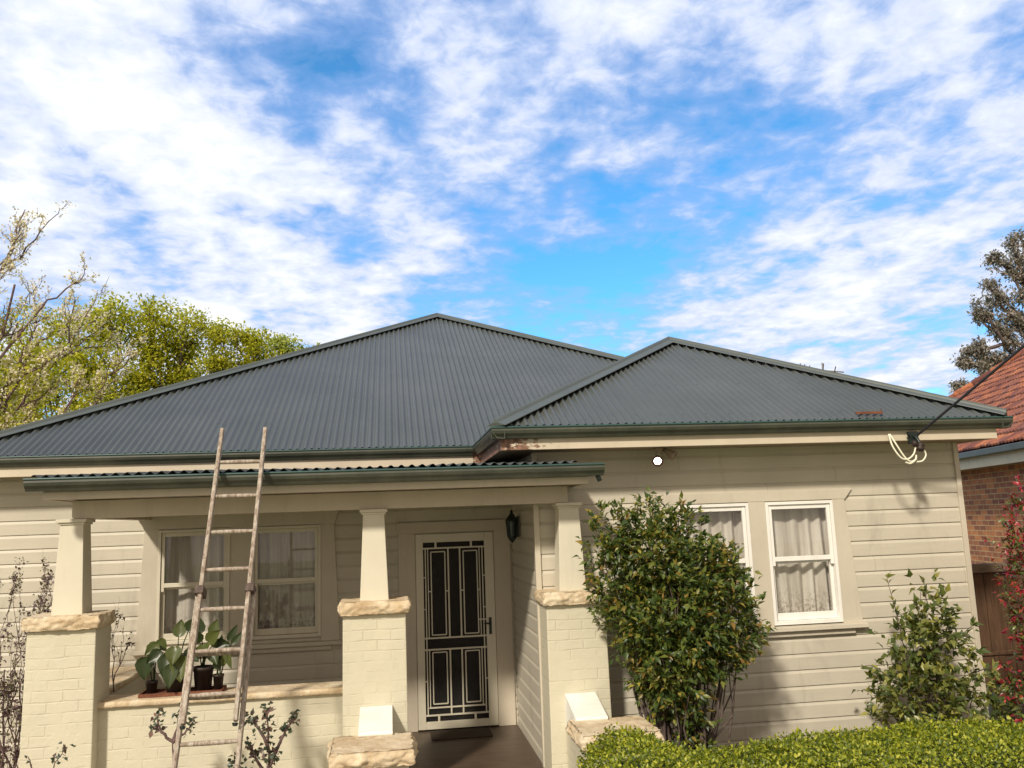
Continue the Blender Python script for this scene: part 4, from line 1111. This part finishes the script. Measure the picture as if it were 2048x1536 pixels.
rose('small rose sprig in front of the left brick pier', (-2.50, 7.0, GZ), [([(-2.50, 7.0, GZ), (-2.50, 7.0, -1.8), (-2.44, 7.0, -1.60), (-2.36, 7.0, -1.50)], 30), ([(-2.50, 7.0, -1.8), (-2.60, 7.0, -1.62), (-2.62, 7.0, -1.55)], 3)], .007, .04)

# hedge: clipped, rounded; dark twiggy core with leaves all over its skin
Hd = empty('clipped_hedge', (3.8, 5.6, GZ), 'long clipped yellow-green hedge with a rounded left end in front of the wing', 'hedge')
hx0, hx1, hy0, hy1, hz = 1.13, 6.6, 4.9, 6.12, -1.525
def hsurf(n):
    u = RNG.random(n); x = hx0+(hx1-hx0)*u; v_ = RNG.random(n); P = np.empty((n, 3)); Nn = np.empty((n, 3))
    a = (v_*2-1); w = (hy1-hy0)/2; yc = (hy1+hy0)/2
    # superellipse cross-section
    e = .38; tg = np.linspace(0, np.pi, 600); cg = np.sign(np.cos(tg))*np.abs(np.cos(tg))**e; sg = np.abs(np.sin(tg))**e
    cl = np.concatenate([[0], np.cumsum(np.hypot(np.diff(cg)*w, np.diff(sg)*.9))]); th = np.interp((1-v_)*cl[-1], cl, tg)
    cx = np.sign(np.cos(th))*np.abs(np.cos(th))**e; sz = np.abs(np.sin(th))**e
    h = 1.0
    bump = .15*np.exp(-((x-1.50)/.27)**2)+.03*np.sin(x*2.1+.6)+.012*np.sin(x*5.3)
    P[:, 0] = x; P[:, 1] = yc+w*cx; P[:, 2] = hz-h*.9+(h*.9)*sz+bump*sz
    Nn[:, 0] = 0; Nn[:, 1] = cx*.7; Nn[:, 2] = sz
    end = x < hx0+.28          # rounded left end
    f = np.where(end, (hx0+.28-x)/.28, 0)
    s_ = np.sqrt(np.clip(1-f**2, 0, 1)); P[:, 1] = yc+(P[:, 1]-yc)*(.35+.65*s_); P[:, 2] = P[:, 2]-(1-s_)*.25; Nn[:, 0] = -f
    return P, Nn
P, Nn = hsurf(105000); P += RNG.normal(size=P.shape)*.018-Nn*(RNG.random(len(P))**2*.06)[:, None]
D = Nn*.6+unit(len(P))*.9; NN = Nn*.6+unit(len(P))*.5
Q, _ = hsurf(220); Q = Q[Q[:, 1] > 5.2]; PP = []; DD = []
for p in Q:          # new shoots standing clear of the clipped top
    hgt = random.uniform(.015, .06) if random.random() < .8 else random.uniform(.06, .12)
    top = p+np.array([random.uniform(-.02, .02), 0, hgt])
    for _ in range(7): t = random.random(); PP.append(p+(top-p)*t); DD.append(np.array([random.gauss(0, .6), random.gauss(0, .6), 1]))
P = np.concatenate([P, np.array(PP)]); D = np.concatenate([D, np.array(DD)]); NN = np.concatenate([NN, unit(len(PP))])
LN = RNG.uniform(.018, .034, len(P))
leaves('foliage', P, D, NN, LN, LN*.62, 'leaf_hedge', Hd)
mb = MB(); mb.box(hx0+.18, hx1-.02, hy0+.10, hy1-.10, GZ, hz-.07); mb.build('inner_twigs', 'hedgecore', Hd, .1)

# ------------------------------------------------------------------ pots on the low wall
def big_leaf(mb, base, tip_c, L_, w, tilt, stem=True):
    """arum leaf: arrow-heart blade hanging from a curved stalk"""
    base = Vector(base); c = Vector(tip_c)
    if stem:
        mid = base.lerp(c, .55)+Vector((0, 0, .06)); mb.tube([base, base.lerp(mid, .5)+Vector((0, 0, .02)), mid, c], [.006, .006, .005, .004], 6)
    d = Vector(tilt).normalized(); s = d.cross(Vector((0, -1, .15))).normalized(); n = s.cross(d)
    rows = [(0, .30, .0), (.10, .75, .0), (.3, 1., .02), (.55, .82, .02), (.8, .45, .0), (1., .03, -.04)]
    vs = []; fs = []
    for t, ww, lift in rows:
        for k in (-1, -.5, 0, .5, 1): vs.append(c+d*L_*(t-.08)+s*w*.5*ww*k+n*(abs(k)*.25*w*.5+lift*L_))
    for i in range(len(rows)-1):
        for k in range(4): a = i*5+k; fs.append((a, a+1, a+6, a+5))
    mb.add(vs, fs, True)
WT = -1.351
Tr = MB(); Tr.box(-2.13, -1.45, 7.93, 8.16, WT+.001, WT+.010)
Tr.box(-2.13, -1.45, 7.93, 7.94, WT+.010, WT+.03); Tr.box(-2.13, -1.45, 8.15, 8.16, WT+.010, WT+.03); Tr.box(-2.13, -2.12, 7.94, 8.15, WT+.010, WT+.03); Tr.box(-1.46, -1.45, 7.94, 8.15, WT+.010, WT+.03)
o = Tr.build('plant_tray', 'rust', None, loc=(-1.79, 8.04, WT)); tag(o, 'flat rusty brown tray under the pots on the low wall', 'tray')
def potted(label, x, y, r, h, leavesl, mat='pot', name='potted_plant'):
    T = empty(name, (x, y, WT+.012), label, 'potted plant', 'potted plants on the low brick wall')
    m = MB(); m.lathe((x, y, WT+.012), [(0, 0), (r*.78, 0), (r*.97, h*.86), (r*1.06, h*.86), (r*1.06, h), (r*.95, h), (r*.9, h*.9), (0, h*.9)], 20); m.build('pot', mat, T)
    m = MB()
    for lf in leavesl: big_leaf(m, (x+random.uniform(-.02, .02), y, WT+h*.9), *lf)
    o_ = m.build('leaves', 'leaf_pot', T)
    return T
potted('largest plant on the tray with broad folded leaves hanging over a dark pot', -1.84, 8.03, .105, .19,
       [((-1.90, 7.94, -1.02), .20, .15, (-.1, -.3, -1)), ((-1.80, 7.93, -1.04), .22, .16, (.12, -.3, -1)), ((-1.84, 7.92, -.96), .17, .14, (.0, -.5, -.8)), ((-1.97, 7.98, -.99), .15, .12, (-.7, -.2, -.6)), ((-1.74, 7.95, -.98), .16, .12, (.6, -.2, -.6)), ((-1.84, 8.05, -.87), .15, .12, (.1, .2, .8)), ((-1.76, 8.06, -.83), .14, .13, (.5, 0, .6)),
        ((-1.86, 7.90, -1.10), .20, .13, (-.05, -.2, -1)), ((-2.0, 8.0, -.93), .14, .11, (-.6, -.1, -.5))])
potted('middle dark pot with yellowish bushy leaves just right of the big plant', -1.63, 8.06, .085, .20,
       [((-1.66, 8.0, -.92), .16, .12, (-.3, -.3, .6)), ((-1.58, 8.0, -.92), .17, .12, (.5, -.3, .4)), ((-1.62, 7.98, -.96), .15, .12, (.1, -.6, -.4)), ((-1.52, 8.02, -.95), .15, .10, (.9, -.2, -.1)), ((-1.66, 8.05, -.85), .16, .11, (-.2, .1, .9)), ((-1.56, 8.05, -.87), .14, .10, (.3, .1, .9)), ((-1.68, 7.98, -.98), .14, .12, (-.5, -.4, -.5)), ((-1.55, 7.97, -1.0), .15, .11, (.4, -.3, -.8))])
potted('smallest pot at the right end of the tray with narrow upright leaves', -1.50, 8.04, .045, .13,
       [((-1.50, 8.0, -1.15), .13, .07, (-.2, -.1, 1)), ((-1.46, 8.0, -1.13), .14, .06, (.3, -.1, 1)), ((-1.44, 8.0, -1.0), .19, .07, (.35, -.1, -1)), ((-1.50, 8.02, -1.02), .16, .07, (.2, 0, 1)), ((-1.41, 8.02, -.92), .15, .07, (.5, 0, .9)), ((-1.53, 8.0, -.97), .14, .06, (-.2, 0, .9)), ((-1.38, 8.0, -.95), .14, .06, (.7, 0, .7))])
T = potted('plant at the left end of the tray with one large hanging cup-shaped leaf', -2.06, 8.08, .05, .10,
       [((-2.10, 8.0, -1.04), .19, .155, (.02, -.05, -1)), ((-2.03, 8.02, -.93), .13, .11, (-.3, -.1, -.8)), ((-2.00, 8.04, -.90), .12, .10, (.4, 0, -.6))])

# ------------------------------------------------------------------ trees
def tree(name, label, base, trunk_h, crowns, nleaf, ln, mat, trunk_r, clump=.38, barkm='bark', group=None, droop=0, density_r=1.0, lean=(0, 0), wd=.6, seed=1, ntip=5, extra=None, flat=.75, fill=.7):
    """crowns: list of (x,y,z,r) lobes the limbs grow into"""
    rnd = random.Random(seed)
    T = empty(name, base, label, 'tree', group); tb = MB(); cr_ = []
    B = Vector(base); top = B+Vector((lean[0], lean[1], trunk_h))
    pth = twig_path(B, top, 6, .015, rnd); tb.tube(pth, [trunk_r*(1.25-.6*i/6) for i in range(7)], 10)
    tips = []
    for (x, y, z, r) in crowns:
        c = Vector((x, y, z)); st_ = pth[rnd.randint(3, 6)]
        limb = twig_path(st_, c-Vector((0, 0, r*.3)), 6, .05, rnd)
        tb.tube(limb, [trunk_r*.50*(1-.65*i/6) for i in range(7)], 7)
        for _ in range(ntip):
            d = Vector(unit(1)[0]); d.z = abs(d.z)*.8-.15-droop*.3
            e = c+d*r*rnd.uniform(.65, 1.0)
            b0 = limb[rnd.randint(3, 6)]; br = twig_path(b0, e, 5, .07, rnd)
            tb.tube(br, [trunk_r*.16*(1-.75*i/5)+.006 for i in range(6)], 5, cap=False); tips += [(br[-1], r), (br[-2], r)]
            for __ in range(3):
                s_ = br[rnd.randint(2, 5)]; e2_ = s_+Vector(unit(1)[0])*r*.38; b2 = twig_path(s_, e2_, 3, .08, rnd)
                tb.tube(b2, [.012*(1-.6*i/3)+.003 for i in range(4)], 4, cap=False); tips += [(b2[-1], r)]
    tb.build('trunk', barkm, T)
    tp = np.array([tuple(p) for p, r in tips]); rr_ = np.array([r for p, r in tips])
    # leaf clumps round every twig end, plus a thin fill through each lobe
    k = RNG.integers(0, len(tp), int(nleaf*fill)); off = RNG.normal(size=(len(k), 3))*clump*np.array([1, 1, flat])*(.6+.4*rr_[k][:, None])
    P = tp[k]+off*density_r
    w_ = np.array([c[3]**2.5 for c in crowns]); w_ /= w_.sum(); kk = RNG.choice(len(crowns), nleaf-len(k), p=w_)
    u = unit(len(kk)); u[:, 2] = np.where(u[:, 2] < -.3, -.3, u[:, 2]); cc = np.array(crowns)[kk]
    if len(kk):
        P2 = cc[:, :3]+u*cc[:, 3:4]*(.55+.5*RNG.random((len(kk), 1))); P = np.concatenate([P, P2])
    n = len(P); LN = ln*RNG.uniform(.6, 1.3, n); D = unit(n); D[:, 2] -= droop
    cr = leaves('crown', P, D, unit(n)*.6+np.array([0, -.2, .8]), LN, LN*wd, mat, T)
    if extra:
        k = RNG.integers(0, len(tp), extra[1]); P = tp[k]+RNG.normal(size=(len(k), 3))*clump*extra[3]; n = len(P); LN = extra[2]*RNG.uniform(.6, 1.3, n)
        leaves(extra[4], P, unit(n), unit(n), LN, LN*.9, extra[0], T)
    return T
GT = 'yellow-green trees behind the house'
tree('spring_tree', 'tallest yellow-green tree behind the roof, in the middle of the row', (-5.5, 22, GZ), 5.2,
     [(-5.549,22,5.35,.66),(-4.944,22,5.15,.48),(-5.879,22,4.53,.70),(-5.266,22,3.767,.5),(-5.2,22.3,4.6,.5),(-6.1,22,3.6,.5)], 11000, .095, 'leaf_tree', .13, .19, group=GT, seed=3, fill=.96)
tree('spring_tree', 'round-topped yellow-green tree left of the tallest one, behind blossom', (-7.0, 21.7, GZ), 5.2,
     [(-6.494,21.7,5.15,.72),(-7.45,21.7,4.95,.70),(-6.918,21.7,4.038,.74),(-7.936,21.7,3.555,.73),(-6.4,21.7,3.3,.6),(-7.2,21.7,2.9,.7)], 13000, .095, 'leaf_tree', .15, .20, group=GT, seed=18, fill=.94)
tree('spring_tree', 'yellow-green tree with a visible forked trunk just above the roof hip', (-3.9, 22, GZ), 4.8,
     [(-4.092,22,4.88,.52),(-4.439,22,4.137,.45),(-3.48,22,4.75,.42),(-3.231,22,4.40,.42),(-3.712,22,3.95,.38),(-3.0,22,3.9,.3)], 8500, .09, 'leaf_tree', .10, .17, group=GT, seed=8, fill=.96)
tree('spring_tree', 'rightmost and palest yellow-green tree of the row, low behind the roof hip', (-2.3, 23, GZ), 4.6,
     [(-2.85,23,4.75,.42),(-2.45,23,4.62,.34),(-2.1,23,4.4,.26),(-2.9,23,4.2,.4),(-2.4,23,4.1,.4),(-1.95,23,4.55,.18)], 5000, .10, 'leaf_tree2', .07, .15, group=GT, seed=5, fill=.92)
tree('spring_tree', 'leftmost yellow-green tree of the row, mostly behind pale blossom', (-9.0, 22, GZ), 4.6,
     [(-8.439,22,4.45,.70),(-8.97,22,3.815,.73),(-8.926,22,2.962,.72),(-9.8,22,4.3,.9),(-10.2,22,3.2,.9),(-8.3,22,2.6,.6)], 11000, .095, 'leaf_tree', .13, .22, group=GT, seed=9, fill=.86)
def blossom_tree(label, base, limbs, nleaf, nbl, seed):
    rnd = random.Random(seed); T = empty('blossom_tree', base, label, 'tree', 'blossoming trees beside the house'); tb = MB(); tips = []
    B = Vector(base); fork = B+Vector((.1, 0, 2.6)); tb.tube(twig_path(B, fork, 5, .02, rnd), [.15, .14, .13, .12, .11, .10], 10)
    def grow(a, b, r, lev):
        pth = twig_path(a, b, 6, .055, rnd)
        for i in range(1, 6): pth[i].z -= .03*(b-a).length*math.sin(math.pi*i/6)
        tb.tube(pth, [r*(1-.6*i/6) for i in range(7)], 6 if lev < 1 else 4, cap=False)
        if lev >= 1: tips.extend(pth[1:])
        if lev < 3:
            d = pth[-1]-pth[0]; L_ = d.length
            for k in range((8, 4, 3)[lev]):
                i_ = rnd.randint(1, 6); s_ = pth[i_]
                q = (d.normalized()*1.0+Vector((rnd.uniform(-1, 1), rnd.uniform(-1, 1), rnd.uniform(-.45, 1.1)))*.75).normalized()*L_*rnd.uniform((.13, .24, .22)[lev], (.26, .42, .42)[lev])
                grow(s_, s_+q, max(.0045, r*.42), lev+1)
    for e in limbs: grow(fork+Vector((rnd.uniform(-.1, .1), rnd.uniform(-.1, .1), rnd.uniform(-.6, .2))), Vector(e), .038, 0)
    tb.build('trunk', 'twig', T)
    tp = np.array([tuple(p) for p in tips])
    k = RNG.integers(0, len(tp), nbl); P = tp[k]+RNG.normal(size=(nbl, 3))*.035; LN = RNG.uniform(.024, .050, nbl)
    leaves('blossom', P, unit(nbl), unit(nbl), LN, LN*.95, 'blossom', T, fold=.45)
    low = tp[tp[:, 2] < 3.3]; k = RNG.integers(0, len(low), nleaf); P = low[k]+RNG.normal(size=(nleaf, 3))*.09; LN = RNG.uniform(.05, .09, nleaf)
    leaves('crown', P, unit(nleaf), unit(nleaf)*.6+np.array([0, 0, .7]), LN, LN*.55, 'leaf_tree', T)
blossom_tree('nearest blossoming tree with twiggy pale branches reaching highest at far left', (-7.6, 13.2, GZ), [(-6.05, 13.4, 4.5), (-5.75, 13.6, 4.2), (-5.5, 13.3, 3.75), (-5.05, 13.2, 3.4), (-5.3, 13.8, 3.0), (-6.1, 13.5, 3.6), (-4.9, 13.6, 2.7), (-5.2, 13, 2.3), (-5.3, 13.2, 1.9), (-7.5, 13, 4.4), (-9, 13, 3.6), (-5.7, 13.2, 2.8)], 7000, 12000, 4)
blossom_tree('blossoming tree with pale buds mixed into the yellow-green row', (-7.6, 17.0, GZ), [(-6.0, 17, 3.7), (-5.3, 17, 3.0), (-6.6, 17, 4.0), (-5.0, 17.2, 2.4), (-7.2, 17, 4.0), (-5.9, 17, 2.6), (-7.9, 17, 3.4), (-6.6, 16.8, 2.2)], 4000, 12000, 12)
# eucalypt at right: separate dark clumps on wandering limbs
tree('gum_tree', 'tall grey-green gum tree with clumped foliage behind the tiled roof', (26.5, 29.5, GZ), 9.0,
     [(24.28,29.5,10.121,.34),(24.743,29.5,10.331,.35),(23.442,29.5,9.504,.25),(23.951,29.5,9.305,.37),(22.972,29.5,8.395,.41),(23.422,29.5,7.797,.55),(24.432,29.5,8.903,.55),(22.549,29.5,7.599,.36),(23.525,29.5,7.003,.46),(22.349,29.5,7.204,.18),(23.272,29.5,6.708,.28),(24.269,29.5,7.001,.46),(24.089,29.5,7.997,.47),(22.223,29.5,5.931,.32),(21.781,29.5,5.74,.22),(21.627,29.5,5.355,.25),(22.224,29.5,5.155,.46),(22.784,29.5,5.44,.36),(21.31,29.5,4.494,.21),(24.418,29.5,5.816,.75),(25.154,29.5,9.415,.77),(24.6,29.5,6.5,.6),(26.5,29.5,10.5,1.1),(27.5,29.5,8,1.2)],
     15000, .13, 'leaf_gum', .22, .16, droop=.4, seed=6, ntip=3, fill=.96, flat=.85)
tree('bare_tree', 'pinkish bare twiggy tree between the gum tree and the tiled roof', (25.4, 31, GZ), 5.0,
     [(24.521,31,5.9,.5),(25.132,31,6.322,.61),(24.12,31,5.409,.4),(25.489,31,5.702,.61)], 1500, .06, 'blossom', .10, .25, barkm='twig', seed=14, ntip=16, fill=1.0)
